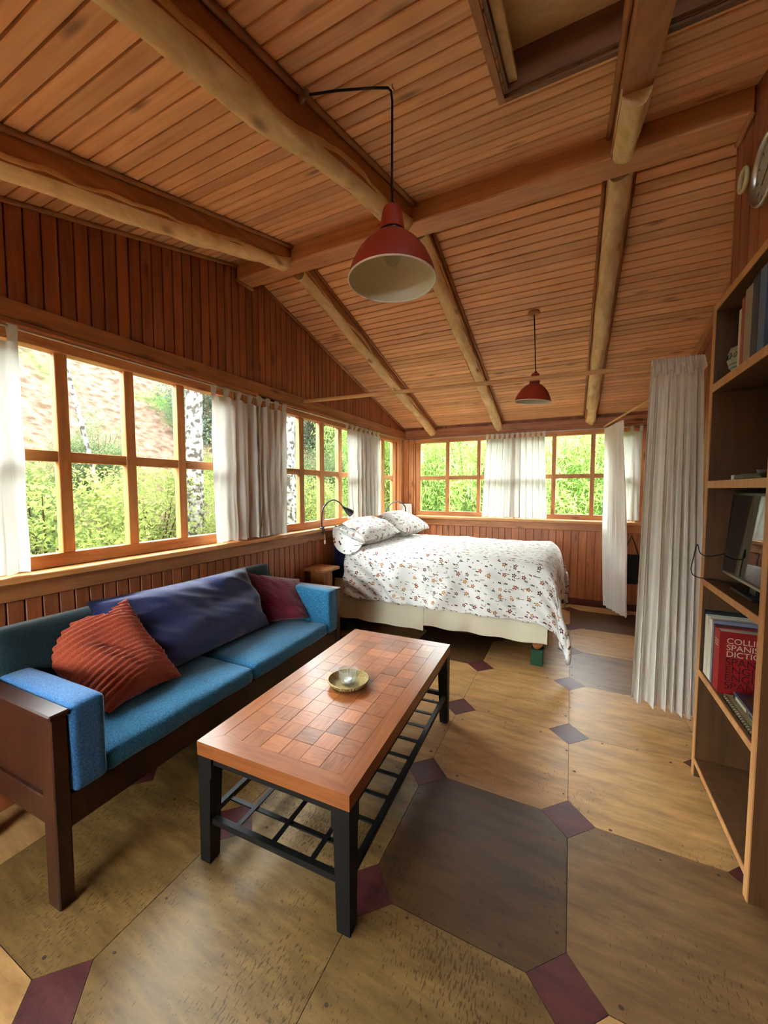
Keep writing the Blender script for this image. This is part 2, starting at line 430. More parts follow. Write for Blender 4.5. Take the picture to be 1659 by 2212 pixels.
def clip(poly, x0, x1, y0, y1):
    for ax, lim, sg in ((0, x0, 1), (0, x1, -1), (1, y0, 1), (1, y1, -1)):
        out = []
        for i in range(len(poly)):
            a, b2 = poly[i], poly[(i + 1) % len(poly)]
            da = (a[ax] - lim) * sg; db = (b2[ax] - lim) * sg
            if da >= 0: out.append(a)
            if (da >= 0) != (db >= 0):
                t = da / (da - db); out.append(tuple(a[k] + (b2[k] - a[k]) * t for k in (0, 1)))
        poly = out
        if len(poly) < 3: return []
    return poly
TS = .68; TX0 = .023; TY0 = 1.193; DH = .112; gp = .0012
tone = {}
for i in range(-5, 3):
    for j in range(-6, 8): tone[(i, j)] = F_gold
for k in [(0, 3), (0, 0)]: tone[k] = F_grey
for k in [(-1, 0), (0, 5), (-3, 2), (-2, 3)]: tone[k] = F_brn  # brown plywood; beside the table the deep tone also holds its painted shade
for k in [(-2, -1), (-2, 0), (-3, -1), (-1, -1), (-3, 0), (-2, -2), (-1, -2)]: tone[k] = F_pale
for i in range(-4, 2):
    for j in range(-5, 7):
        x0 = TX0 + TS * i; x1 = x0 + TS; y0 = TY0 + TS * j; y1 = y0 + TS; d = DH
        P = [(x0 + d, y0 + gp), (x1 - d, y0 + gp), (x1 - gp, y0 + d), (x1 - gp, y1 - d), (x1 - d, y1 - gp), (x0 + d, y1 - gp), (x0 + gp, y1 - d), (x0 + gp, y0 + d)]
        P = clip(P, XL, XR, YF, YB)
        if P:
            cx, cy = x0 + TS/2, y0 + TS/2; z = random.uniform(-.0006, .0004)
            g = G(); g.prism([(p[0] - cx, p[1] - cy, -.014) for p in P], (0, 0, .014 + z))
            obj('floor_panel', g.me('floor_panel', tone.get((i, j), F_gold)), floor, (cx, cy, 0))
        P = [(x0 + DH - gp, y0), (x0, y0 + DH - gp), (x0 - DH + gp, y0), (x0, y0 - DH + gp)]
        P = clip(P, XL, XR, YF, YB)
        if P:
            g = G(); g.prism([(p[0] - x0, p[1] - y0, -.014) for p in P], (0, 0, .0138))
            obj('diamond_inset', g.me('diamond_inset', F_red), floor, (x0, y0, 0))
# nail heads beside the seams
g = G()
for i in range(-4, 2):
    for j in range(-5, 7):
        x0 = TX0 + TS * i; y0 = TY0 + TS * j
        for k in range(3):
            for (px, py) in ((x0 + .17 + k * .17, y0 + random.choice((-.03, .03))), (x0 + random.choice((-.03, .03)), y0 + .17 + k * .17)):
                px += random.uniform(-.03, .03); py += random.uniform(-.03, .03)
                if XL < px < XR - .05 and YF < py < YB and random.random() < .85:
                    r = random.uniform(.004, .008)
                    g.prism([(px + r * math.cos(a), py + r * .8 * math.sin(a), .0002) for a in np.linspace(0, 2 * math.pi, 8)[:-1]], (0, 0, .0007))
nh = obj('nail_heads', g.me('nail_heads', plain('rusty_nail', '#3a2616', .6)), floor); nh['kind'] = 'stuff'

# ================================================================== CEILING
ceiling = struct('ceiling', 'pitched board ceiling with log rafters and a ridge beam')
aF = math.atan(MF); aB = math.atan(MB)
SKX0, SKX1, SKY0, SKY1 = -.27, .62, .75, 1.64       # hatch opening in the front slope
def slope_panel(name, x0, x1, y0, y1, up, th, mat):
    g = G(); g.prism([(x0, y0, ceil_z(y0) + up), (x1, y0, ceil_z(y0) + up), (x1, y1, ceil_z(y1 - 1e-6 if y1 == RY else y1) + up), (x0, y1, ceil_z(y1) + up)], (0, 0, th))
    return obj(name, g.me(name, mat), ceiling)
for (x0, x1, y0, y1) in ((XL - .25, XR + .25, YF - .3, SKY0), (XL - .25, SKX0, SKY0, SKY1), (SKX1, XR + .25, SKY0, SKY1), (XL - .25, XR + .25, SKY1, RY), (XL - .25, XR + .25, RY, YB + .35)):
    slope_panel('roof_deck', x0, x1, y0, y1, .016, .06, W_dark)
BW = .068
def board_mesh(L, ang, flip):
    # board along x, lying in the slope: width runs up the slope, face looks down
    w = BW / math.cos(ang); s = Vector((0, math.cos(ang), math.sin(ang))); n = Vector((0, math.sin(ang), -math.cos(ang)))
    c = .003; t = .016; w -= .009
    prof = [(0, -t), (w, -t), (w, -c), (w - c, 0), (c, 0), (0, -c)]
    g = G(); g.prism([s * a + n * b for a, b in prof], (L, 0, 0)); return g.me('ceiling_board', W_ceil)
mf_full = board_mesh(XR - XL, aF, 0); mb_full = board_mesh(XR - XL, aB, 0)
mf_left = board_mesh(SKX0 - XL, aF, 0); mf_right = board_mesh(XR - SKX1, aF, 0)
k = 0; y = RY - .068
while y > YF:
    y -= BW; z = ceil_z(y) + 0
    if y + BW > SKY0 and y + .01 < SKY1:
        obj('ceiling_board', mf_left, ceiling, (XL, y, z)); obj('ceiling_board', mf_right, ceiling, (SKX1, y, z))
    else: obj('ceiling_board', mf_full, ceiling, (XL, y, z))
y = RY + .068
while y < YB - .05:
    obj('ceiling_board', mb_full, ceiling, (XL, y, ceil_z(y))); y += BW

# ridge beam
B('ridge_beam', ceiling, W_beam, XL + .005, .66, 2.25, 2.40, 3.10, 3.225, c=.006)
# rafters: planed sides with a pale peeled log along the underside
def rafter(xa, xb, y0, y1, seed, depth=.115, logd=.055, ylog=None):
    n = 70; xc = (xa + xb) / 2; hw = (xb - xa) / 2
    g = G()
    g.prism([(xa, y0, ceil_z(y0) - .001), (xb, y0, ceil_z(y0) - .001), (xb, y0, ceil_z(y0) - depth), (xa, y0, ceil_z(y0) - depth)], (0, y1 - y0, ceil_z(y1) - ceil_z(y0)))
    rf = obj('rafter', g.me('rafter', W_raf), ceiling)
    V = []; F = []; m = 11
    for i in range(n + 1):
        t = i / n; ya_ = y0 if ylog is None else ylog; y = ya_ + .004 + (y1 - ya_ - .008) * t
        zb = ceil_z(y) - depth
        for j in range(m):
            a = math.pi * j / (m - 1); ca = -math.cos(a); sa = math.sin(a)
            q = Vector((y * 2.1 + seed * 9, ca * .8, seed))
            d = .75 + .5 * mnoise.noise(q) + .16 * mnoise.noise(q * 4.3) + .06 * mnoise.noise(q * 13)
            step = .012 * math.floor(2.0 * mnoise.noise(Vector((y * 1.6 + seed, seed * 3, 0))) + .5)
            ed = hw * (1.0 + .07 * mnoise.noise(Vector((y * 3 + seed, ca * 5, 3)))) + .003
            V.append((xc + ca * ed, y, zb + (.026 + .045 * mnoise.noise(Vector((y * 2.3, ca * 2 + seed, 7))) + .015 * mnoise.noise(Vector((y * 9, ca * 2 + seed, 3)))) * (1 - sa) - sa ** .8 * (logd * max(.35, d) + step)))
    for i in range(n):
        for j in range(m - 1): F.append((i*m + j, (i+1)*m + j, (i+1)*m + j + 1, i*m + j + 1))
    F.append(tuple(range(m - 1, -1, -1))); F.append(tuple(n * m + j for j in range(m)))
    for i in range(n): F.append((i*m, i*m + m - 1, (i+1)*m + m - 1, (i+1)*m))
    obj('peeled_log', mesh('peeled_log', V, F, W_log, True), rf)
    for x in (xa - .012, xb + .012):
        g = G(); g.tube([(x, y0, ceil_z(y0) - .010), (x, y1, ceil_z(y1) - .010)], .012, 8); obj('bead', g.me('bead', W_raf, True), rf)
for s, (xa, xb) in enumerate(((-1.925, -1.82), (-1.005, -.90), (.13, .225))):
    rafter(xa, xb, YF, 2.25, s + 1, ylog=1.74 if s == 2 else None)
    rafter(xa + (.03 if s == 1 else 0), xb + (.03 if s == 1 else .02 if s == 2 else 0), 2.40, YB - .01, s + 11, depth=.085 if s else .1, logd=.05)
# beads along the gable and under the beam
for (ya, yb) in ((YF, 2.25), (2.40, YB - .04)):
    g = G(); g.tube([(XL + .012, ya, ceil_z(ya) - .012), (XL + .012, yb, ceil_z(yb) - .012)], .013, 8); obj('gable_bead', g.me('gable_bead', W_trimy, True), ceiling)
g = G(); g.tube([(XL + .012, 2.24, 3.09), (XL + .012, 2.41, 3.09)], .012, 8); obj('gable_bead', g.me('gable_bead', W_trimy, True), ceiling)
g = G(); g.tube([(.65, 2.24, 3.09), (.65, 2.41, 3.09)], .012, 8); obj('gable_bead', g.me('gable_bead', W_trimy, True), ceiling)
# hatch: recessed plywood panel with trim
def sz(y, d): return ceil_z(y) + d
hg = G(); hg.prism([(SKX0, SKY0, sz(SKY0, .13)), (SKX1, SKY0, sz(SKY0, .13)), (SKX1, SKY1, sz(SKY1, .13)), (SKX0, SKY1, sz(SKY1, .13))], (0, 0, .02))
obj('hatch_panel', hg.me('hatch_panel', W_ply), ceiling)
W_hatch = wood('hatch_frame', '#4a2c18', '#75492a', 'x', .6, False, .1)
hg = G(); hg.prism([(SKX0, SKY1 - .022, sz(SKY1, -.006)), (SKX1, SKY1 - .022, sz(SKY1, -.006)), (SKX1, SKY1 - .002, sz(SKY1, .0)), (SKX0, SKY1 - .002, sz(SKY1, 0))], (0, 0, .16)); obj('hatch_frame_board', hg.me('hatch_frame', W_hatch), ceiling)
for (xa, xb, mt) in ((SKX0 + .001, SKX0 + .012, W_hatch), (SKX1 - .02, SKX1 - .001, W_hatch)):
    hg = G(); hg.prism([(xa, SKY0, sz(SKY0, 0)), (xb, SKY0, sz(SKY0, 0)), (xb, SKY1, sz(SKY1, 0)), (xa, SKY1, sz(SKY1, 0))], (0, 0, .16)); obj('hatch_frame_board', hg.me('hatch_frame', mt), ceiling)
hg = G(); hg.prism([(SKX0 + .014, SKY0, sz(SKY0, .012)), (SKX0 + .046, SKY0, sz(SKY0, .012)), (SKX0 + .046, SKY1 - .024, sz(SKY1, .012)), (SKX0 + .014, SKY1 - .024, sz(SKY1, .012))], (0, 0, .02)); obj('hatch_stop', hg.me('hatch_stop', wood('pale_batten', '#a5824f', '#cfaf78', 'y', .6, False, 0)), ceiling)
for (pts, mt) in (([(SKX0 - .03, SKY0, sz(SKY0, -.012)), (SKX0 - .005, SKY0, sz(SKY0, -.012)), (SKX0 - .005, SKY1 + .03, sz(SKY1 + .03, -.012)), (SKX0 - .03, SKY1 + .03, sz(SKY1 + .03, -.012))], W_raf),
                  ([(SKX0 - .005, SKY1 + .005, sz(SKY1 + .005, -.012)), (SKX1, SKY1 + .005, sz(SKY1 + .005, -.012)), (SKX1, SKY1 + .03, sz(SKY1 + .03, -.012)), (SKX0 - .005, SKY1 + .03, sz(SKY1 + .03, -.012))], W_hatch)):
    hg = G(); hg.prism(pts, (0, 0, .012)); obj('hatch_trim', hg.me('hatch_trim', mt), ceiling)

# ================================================================== WALLS
def wall_plank_set(parent, axis, a0, a1, pitch, zlo, zhi, at, inward, mat, jit=0.0):
    """vertical planks along axis ('x' or 'y'), zhi may be a function"""
    a = a0
    while a < a1 - .005:
        w = min(pitch * (1 + random.uniform(-jit, jit)), a1 - a); c = .003; t = .014
        b = a + w - .006
        zt = (zhi(a), zhi(b)) if callable(zhi) else (zhi, zhi)
        prof = [(a, 0), (b, 0), (b, t - c), (b - c, t), (a + c, t), (a, t - c)]
        V = []
        for (q, d) in prof:
            for z in (zlo, zt[0] + (zt[1] - zt[0]) * (q - a) / (b - a)):
                V.append((at + inward * d, q, z) if axis == 'y' else (q, at + inward * d, z))
        n = 6; F = [tuple(2 * i for i in range(n)), tuple(2 * i + 1 for i in range(n - 1, -1, -1))]
        F += [(2*i, 2*i + 1, 2*((i+1) % n) + 1, 2*((i+1) % n)) for i in range(n)]
        obj('plank', mesh('plank', V, F, mat), parent); a += w

WIN_L = [(-.75, .30), (.39, 2.126), (2.70, 4.10), (4.48, 5.286)]
wl_ = struct('wall_left', 'plank gable wall with a long row of windows')
xw = XL - .014
g = G(); g.box(xw - .08, xw, YF - .1, YB + .1, -.12, SILL - .02); 
ys = [YF - .1] + [v for w in WIN_L for v in w] + [YB + .1]
for i in range(0, len(ys), 2): g.box(xw - .08, xw, ys[i], ys[i + 1], SILL - .02, 2.26)
obj('wall_core', g.me('wall_core', W_trimy), wl_)
g = G(); pts = [(xw, y, z) for y, z in ((YF - .1, 2.26), (YB + .1, 2.26), (YB + .1, ceil_z(YB + .1) + .02), (RY, RZ + .02), (YF - .1, ceil_z(YF - .1) + .02))]
g.prism(pts, (-.08, 0, 0)); obj('wall_core', g.me('wall_core', M_shell), wl_)
wall_plank_set(wl_, 'y', YF, YB, .0692, 2.34, lambda y: ceil_z(y) - .002, xw, 1, W_gable)
wall_plank_set(wl_, 'y', YF, YB, .0692, .0, .99, xw, 1, W_gable)
# post facings between windows
for i in range(0, len(ys), 2):
    a, b = max(ys[i], YF), min(ys[i + 1], YB)
    wall_plank_set(wl_, 'y', a, b, .085, SILL, 2.26, xw, 1, W_sashz)

WIN_B = [(-2.155, -.715), (-.70, .71)]
wb_ = struct('wall_back', 'plank back wall below and above a row of windows')
yw = YB + .014
g = G(); g.box(XL, XR + .1, yw, yw + .08, -.12, SILL - .02)
xs = [XL] + [v for w in WIN_B for v in w] + [XR + .1]
for i in range(0, len(xs), 2): g.box(xs[i], xs[i + 1], yw, yw + .08, SILL - .02, 2.26)
g.box(XL, XR + .1, yw, yw + .08, 2.26, ceil_z(YB) + .02)
obj('wall_core', g.me('wall_core', W_trimx), wb_)
wall_plank_set(wb_, 'x', XL, XR, .092, .085, .985, yw, -1, wood('back_wall_planks_lit', '#85482a', '#b76f42', 'z', .45, True, .14), .08)  # lower planks: lightened plank wood, floor bounce light put into the colour
wall_plank_set(wb_, 'x', XL, XR, .075, 2.385, ceil_z(YB) - .004, yw, -1, W_gable)
for i in range(0, len(xs), 2):
    a, b = max(xs[i], XL), min(xs[i + 1], XR)
    if b - a > .05: wall_plank_set(wb_, 'x', a, b, .085, SILL, 2.26, yw, -1, W_sashz)

wr_ = struct('wall_right', 'dark plank right wall with a bulkhead above the bookcase')
B('wall_core', wr_, M_shell, XR + .014, XR + .1, YF - .1, YB + .1, -.12, 3.25)
wall_plank_set(wr_, 'y', 2.46, YB, .09, 0, lambda y: ceil_z(y) - .002, XR + .014, -1, W_gable)
g = G(); g.box(.675, XR, YF, 2.44, 2.42, 2.70); obj('bulkhead_core', g.me('bulkhead_core', W_trimy), wr_)
g = G(); g.prism([(.675, y, z) for y, z in ((YF, 2.1), (RY, 2.70), (2.44, 2.70), (2.44, ceil_z(2.44)), (RY, RZ), (YF, ceil_z(YF)))], (XR - .675, 0, 0)); obj('bulkhead_core', g.me('bulkhead_core', W_trimy), wr_)
wall_plank_set(wr_, 'y', 1.0, 2.44, .105, 2.42, lambda y: ceil_z(y) - .002, .675, -1, W_gable)
B('bulkhead_end', wr_, W_gable, .661, XR, 2.44, 2.455, 2.42, ceil_z(2.455) - .002)
B('lower_wall_face', wr_, W_gable, XR, XR + .012, YF, 2.44, 0, 2.5)
g = G(); g.prism([(XR - .04, y, z) for y, z in ((2.6, ceil_z(2.6) - .10), (YB - .05, ceil_z(YB - .05) - .10), (YB - .05, ceil_z(YB - .05) - .004), (2.6, ceil_z(2.6) - .004))], (.036, 0, 0)); obj('rake_board', g.me('rake_board', W_trimy), wr_)

wf_ = struct('wall_front', 'wooden front wall with an added fill-light window behind the viewer')
FWX = (-2.2, -.82)  # unseen window added to bring fill light from behind the camera
g = G(); g.box(XL, XR + .1, YF - .1, YF, -.12, .88); g.box(XL, XR + .1, YF - .1, YF, 2.03, ceil_z(YF) + .02)
g.box(XL, FWX[0], YF - .1, YF, .88, 2.03); g.box(FWX[1], XR + .1, YF - .1, YF, .88, 2.03)
obj('wall_core', g.me('wall_core', W_trimx), wf_)

# sills, headers, rails, base
trims = []
def trim(label, mat, *b, c=.004):
    g = G(); g.box(*b, c=c); o = struct('trim_%d' % (len(trims) + 1), label, me=g.me('trim', mat)); trims.append(o); return o
W_sill = wood('window_sill_wood', '#a2602f', '#d89a5c', 'y', .4, True, .05)
W_sillx = wood('window_sill_wood_back', '#a2602f', '#d89a5c', 'x', .4, True, .05)
trim('wooden sill running under all the left windows', W_sill, XL - .10, -2.255, YF, YB, 1.068, SILL)
trim('wooden sill running under the back windows', W_sillx, -2.255, XR, 5.445, YB + .10, 1.062, SILL - .005)
trim('flat apron board under the left sill', W_trimy, XL - .01, -2.325, YF, 5.515, .975, 1.066)
trim('flat apron board under the back sill', W_trimx, -2.325, XR, 5.512, YB + .01, .965, 1.060)
trim('wide header board above the left windows', W_trimy, XL - .01, -2.315, YF, 5.5, 2.275, 2.365)
trim('narrow curtain pelmet strip under the left header', W_trimy, -2.344, -2.30, YF, 2.42, 2.25, 2.274)
trim('narrow curtain pelmet strip under the left header beyond the middle curtain', W_trimy, -2.344, -2.295, 2.72, 5.5, 2.25, 2.274)
trim('wide header board above the back windows', W_trimx, -2.315, XR, 5.505, YB + .01, 2.285, 2.385)
trim('narrow strip under the back header board', W_trimx, -2.29, XR, 5.495, 5.531, 2.262, 2.284)
bb = struct('baseboard_back', 'dark baseboard along the back wall'); g = G(); g.box(XL + .02, XR, 5.508, YB, 0, .085, c=.004); bb.data = None
B('board', bb, wood('dark_baseboard', '#3d1a10', '#5f2c1b', 'x', .5, False, .05), XL + .02, XR, 5.508, YB, 0.001, .085, c=.004)

# windows
nwin = 0
def window(label, axis, a0, a1, cols, at, out, zb=GB, zt=GT, muntin=True, thin=.028):
    """timber casement; axis along which it runs; glass at 'at', out=+-1 outward direction"""
    global nwin; nwin += 1
    w = struct('window_%d' % nwin, label)
    def bar(name, p0, p1, z0, z1, d0, d1, mat):
        lo, hi = sorted((at + out * d0, at + out * d1))
        g = G()
        if axis == 'y': g.box(lo, hi, p0, p1, z0, z1, c=.003)
        else: g.box(p0, p1, lo, hi, z0, z1, c=.003)
        return obj(name, g.me(name, mat), w)
    wm = W_sashy if axis == 'y' else W_sashx
    bar('bottom_rail', a0, a1, SILL + .001 if zb > 1 else zb - .07, zb, -.022, .03, wm); bar('top_rail', a0, a1, zt, 2.2735 if zb > 1 else zt + .05, -.045 if zb > 1 else -.022, .03, wm)
    edges = [a0] + [v for c in cols for v in c] + [a1]
    for i in range(0, len(edges), 2):
        bar('stile' if i in (0, len(edges) - 2) else 'mullion', edges[i], edges[i + 1], zb, zt, -.02, .028, W_sashz)
    for (p0, p1) in cols:
        if muntin: bar('muntin', p0, p1, MZ0, MZ1, -.016, .024, wm)
        for (z0, z1) in (((zb, MZ0), (MZ1, zt)) if muntin else ((zb, zt),)):
            bar('pane', p0, p1, z0, z1, .002, .006, M_glass)
    return w
def cols_even(a0, a1, n, st=.056, mu=.057):
    wd = (a1 - a0 - 2 * st - (n - 1) * mu) / n
    return [(a0 + st + i * (wd + mu), a0 + st + i * (wd + mu) + wd) for i in range(n)]
gx = XL - .04
window('left window beyond the left edge of the view', 'y', -.75, .30, cols_even(-.75, .30, 3), gx, -1)
window('large left window above the sofa with a view of the clay bank', 'y', .39, 2.126, [(.445, .725), (.782, 1.062), (1.119, 1.40), (1.457, 1.735), (1.792, 2.07)], gx, -1)
window('left window between the middle curtains with a pale tree trunk outside', 'y', 2.70, 4.10, [(2.747, 3.014), (3.084, 3.348), (3.429, 3.709), (3.78, 4.05)], gx, -1)
window('left window in the far corner beside the bed head', 'y', 4.48, 5.286, [(4.53, 4.802), (4.897, 5.177)], gx, -1)
gy = YB + .04
window('back window left of the hanging curtain', 'x', -2.155, -.715, [(-2.081, -1.684), (-1.628, -1.223), (-1.175, -.775)], gy, 1)
window('back window right of the hanging curtain', 'x', -.70, .71, [(-.645, -.244), (-.191, .207), (.257, .655)], gy, 1)
window('added fill-light window in the front wall behind the viewer', 'x', FWX[0], FWX[1], cols_even(FWX[0], FWX[1], 3, .06, .06), YF - .05, -1, .95, 1.98, False)

# ================================================================== OUTSIDE
def hill_z(x, y):
    d1 = max(0, -4.3 - x); d2 = max(0, y - 8.0)
    h = .75 * d1 + .10 * d2 + .8 * max(0, y - 11.5) + .35 * mnoise.noise(Vector((x * .35, y * .35, 0))) * min(1, (d1 + d2) / 2)
    return -.45 + min(h, 7.2)
nx, ny = 70, 90; V = []; F = []
for i in range(nx + 1):
    for j in range(ny + 1):
        x = -18 + 30 * i / nx; y = -14 + 34 * j / ny; V.append((x, y, hill_z(x, y)))
for i in range(nx):
    for j in range(ny): F.append((i*(ny+1)+j, (i+1)*(ny+1)+j, (i+1)*(ny+1)+j+1, i*(ny+1)+j+1))
m_, N, L, b_ = new_mat('clay_and_moss_ground')
tc = N.new('ShaderNodeTexCoord'); n1 = N.new('ShaderNodeTexNoise'); n1.inputs['Scale'].default_value = .5; n1.inputs['Detail'].default_value = 3; L.new(tc.outputs['Object'], n1.inputs['Vector'])
n2 = N.new('ShaderNodeTexNoise'); n2.inputs['Scale'].default_value = 6; n2.inputs['Detail'].default_value = 8; L.new(tc.outputs['Object'], n2.inputs['Vector'])
r1 = N.new('ShaderNodeValToRGB'); r1.color_ramp.elements[0].color = lin('#31261e'); r1.color_ramp.elements[1].color = lin('#564439'); r1.color_ramp.elements[0].position = .35; r1.color_ramp.elements[1].position = .7; L.new(n2.outputs['Fac'], r1.inputs[0])
r2 = N.new('ShaderNodeValToRGB'); r2.color_ramp.elements[0].color = lin('#1b2512'); r2.color_ramp.elements[1].color = lin('#394620'); L.new(n2.outputs['Fac'], r2.inputs[0])
r3 = N.new('ShaderNodeValToRGB'); r3.color_ramp.elements[0].position = .54; r3.color_ramp.elements[1].position = .66; L.new(n1.outputs['Fac'], r3.inputs[0])
mx_ = N.new('ShaderNodeMix'); mx_.data_type = 'RGBA'; L.new(r3.outputs[0], mx_.inputs[0]); L.new(r1.outputs[0], mx_.inputs[6]); L.new(r2.outputs[0], mx_.inputs[7]); L.new(mx_.outputs[2], b_.inputs['Base Color'])
b_.inputs['Roughness'].default_value = 1; b_.inputs['Specular IOR Level'].default_value = 0
hill = struct('hillside', 'steep clay hillside with moss rising outside the left windows', me=mesh('hillside', V, F, m_, True))

LM = [leaf('yellow_green_leaves', '#454f26', '#747c42'), leaf('mid_green_leaves', '#343f2a', '#5f6a46'), leaf('grey_green_leaves', '#363f33', '#5f6854'), leaf('bamboo_leaves', '#52702f', '#8ea656')]
def leaf_mesh(name, n, rad, hgt, ll, lw, mat, seed, shape='dome', droop=0.0):
    r = np.random.default_rng(seed)
    # clumped points
    nc = 60; cl = r.normal(size=(nc, 3)); cl /= np.linalg.norm(cl, axis=1)[:, None]; cl *= (r.random((nc, 1)) ** .4)
    ci = r.integers(0, nc, n); p = cl[ci] + r.normal(size=(n, 3)) * .17
    P = np.empty((n, 3)); P[:, 0] = p[:, 0] * rad; P[:, 1] = p[:, 1] * rad; P[:, 2] = hgt * (.5 + .5 * p[:, 2])
    d = r.normal(size=(n, 3)); d[:, 2] -= droop; d /= np.linalg.norm(d, axis=1)[:, None]
    u = np.cross(d, r.normal(size=(n, 3))); u /= np.linalg.norm(u, axis=1)[:, None]
    s = (.6 + .8 * r.random((n, 1)))
    A = P; Bv = P + d * ll * s * .5 + u * lw * s * .5; Cv = P + d * ll * s; D = P + d * ll * s * .5 - u * lw * s * .5
    V = np.stack([A, Bv, Cv, D], 1).reshape(-1, 3)
    me = bpy.data.meshes.new(name); me.vertices.add(4 * n); me.vertices.foreach_set('co', V.ravel())
    me.loops.add(4 * n); me.loops.foreach_set('vertex_index', np.arange(4 * n, dtype=np.int32))
    me.polygons.add(n); me.polygons.foreach_set('loop_start', np.arange(0, 4 * n, 4, dtype=np.int32)); me.polygons.foreach_set('loop_total', np.full(n, 4, np.int32))
    me.materials.append(mat); me.update(); me.validate(); return me
M_bark = plain('brown_stem', '#3a2e20', .9, 0, 0)
M_culm = plain('bamboo_culm', '#3c4d20', .6, 0, .1, 0, 60)
SH = []
for kx, (mt, ll, lw, n) in enumerate(((LM[0], .06, .024, 14000), (LM[1], .055, .026, 14000), (LM[2], .055, .027, 14000), (LM[0], .06, .016, 14000))):
    SH.append(leaf_mesh('shrub_foliage', n, .95, 1.9, ll, lw, mt, 20 + kx))
def stem_me(seed, h):
    r = random.Random(seed); g = G()
    for k in range(7):
        a = r.uniform(0, 6.28); q = r.uniform(.2, .6)
        g.tube([(0, 0, 0), (q * .4 * math.cos(a), q * .4 * math.sin(a), h * .4), (q * math.cos(a), q * math.sin(a), h * .85)], [.022, .014, .005], 5)
    return g.me('stem', M_bark)
ST = [stem_me(i, 1.9) for i in range(2)]
def shrub(kind, x, y, s, label, group, z=None):
    t = thing('shrub', label, 'shrub', (x, y, (hill_z(x, y) if z is None else z) - .05), (0, 0, random.uniform(0, 6.28)), group)
    t.scale = (s, s, s * random.uniform(.85, 1.15))
    obj('foliage', SH[kind], t); obj('stem', ST[kind % 2], t); return t
rs = random.Random(3)
LAB = {0: 'yellow-green leafy shrub growing outside the left windows', 1: 'mid-green leafy shrub growing outside the left windows', 2: 'grey-green leafy shrub on the slope outside the left windows', 3: 'fine-leaved yellow-green shrub outside the left windows'}
for y in np.arange(-3.5, 13.5, 1.15):
    x = -5.0 + rs.uniform(-.4, .3); k = rs.choice((0, 1, 1, 3)); shrub(k, x, y + rs.uniform(-.3, .3), rs.uniform(.75, 1.0), LAB[k].replace('growing outside', 'growing close outside').replace('shrub outside', 'shrub close outside'), 'shrubs close to the left windows')
for y in np.arange(-4, 15, 1.5):
    x = -6.6 + rs.uniform(-.5, .5); k = rs.choice((0, 3, 1, 0)); shrub(k, x, y + rs.uniform(-.4, .4), rs.uniform(.45, .58) if 1 < y < 7.5 else rs.uniform(.85, 1.15), LAB[k].replace('outside the left windows', 'at the foot of the bank'), 'shrubs at the foot of the bank')
for y in np.arange(-6, 14, 2.2):
    for x in (-8.4,):
        if 2.7 < y < 5.2: continue
        k = rs.choice((2, 2, 1)); shrub(k, x + rs.uniform(-.6, .6), y + rs.uniform(-.6, .6), rs.uniform(1.0, 1.25), ('grey-green' if k == 2 else 'mid-green') + ' leafy shrub high on the bank outside the left windows', 'shrubs high on the bank')
# pale mottled trunks
m_, N, L, b_ = new_mat('mottled_pale_bark')
tc = N.new('ShaderNodeTexCoord'); n1 = N.new('ShaderNodeTexNoise'); n1.inputs['Scale'].default_value = 14; n1.inputs['Detail'].default_value = 6; L.new(tc.outputs['Object'], n1.inputs['Vector'])
r1 = N.new('ShaderNodeValToRGB'); e = r1.color_ramp.elements; e[0].position = .42; e[1].position = .56; e[0].color = lin('#2e2a25'); e[1].color = lin('#716d66'); L.new(n1.outputs['Fac'], r1.inputs[0]); L.new(r1.outputs[0], b_.inputs['Base Color']); b_.inputs['Roughness'].default_value = .9; b_.inputs['Specular IOR Level'].default_value = 0
M_pale = m_
CR = leaf_mesh('crown_foliage', 6000, 1.2, 2.6, .13, .06, LM[1], 77)
def tree(x, y, r, h, lean, label, crown=True):
    z0 = hill_z(x, y) - .1; t = thing('tree', label, 'tree', (x, y, z0)); rr = random.Random(int(x * 100))
    pts = [(lean[0] * i / 9 + rr.uniform(-.03, .03) * i / 4, lean[1] * i / 9, h * i / 9) for i in range(10)]
    g = G(); g.tube(pts, [r * (1.15 - .5 * i / 9) for i in range(10)], 14); obj('trunk', g.me('trunk', M_pale, True), t)
    if crown: obj('crown', CR, t, (lean[0], lean[1], h - 1.0)).scale = (crown, crown, 1)
tree(-4.9, 3.80, .115, 8.0, (0, .15), 'slim pale mottled trunk outside the window left of the middle curtain', .5)
tree(-4.5, 5.30, .19, 8.5, (.1, -.1), 'thick pale mottled trunk outside the window between the curtains', .8)
tree(-6.2, 3.35, .03, 5.2, (-.2, -.9), 'thin white leaning sapling in front of the clay bank', False)
# bamboo thicket behind the back windows
BL = leaf_mesh('bamboo_foliage', 8500, .85, 3.0, .13, .02, LM[3], 91, droop=.5)
BL2 = leaf_mesh('bamboo_foliage', 8500, .85, 3.0, .12, .02, LM[0], 92, droop=.4)
def bamboo(x, y, label, group, nculm=7, s=1.0, kind=0):
    t = thing('bamboo_clump', label, 'bamboo', (x, y, hill_z(x, y) - .05), (0, 0, 0), group); rr = random.Random(int(x * 77 + y * 13))
    for k in range(nculm):
        a = rr.uniform(0, 6.28); q = rr.uniform(.1, .55); hx, hy = rr.uniform(-.7, .7), rr.uniform(-.3, .3); h = rr.uniform(2.9, 3.7)
        pts = [(q * math.cos(a) + hx * u ** 1.5, q * math.sin(a) + hy * u ** 1.5, h * u) for u in np.linspace(0, 1, 7)]
        g = G(); g.tube(pts, [.017 - .008 * i / 6 for i in range(7)], 6); obj('culm', g.me('culm', M_culm, True), t)
    o = obj('foliage', (BL, BL2)[kind], t, (0, 0, .1)); o.rotation_euler = (0, 0, rr.uniform(0, 6.28)); o.scale = (s, s, s * 1.1)
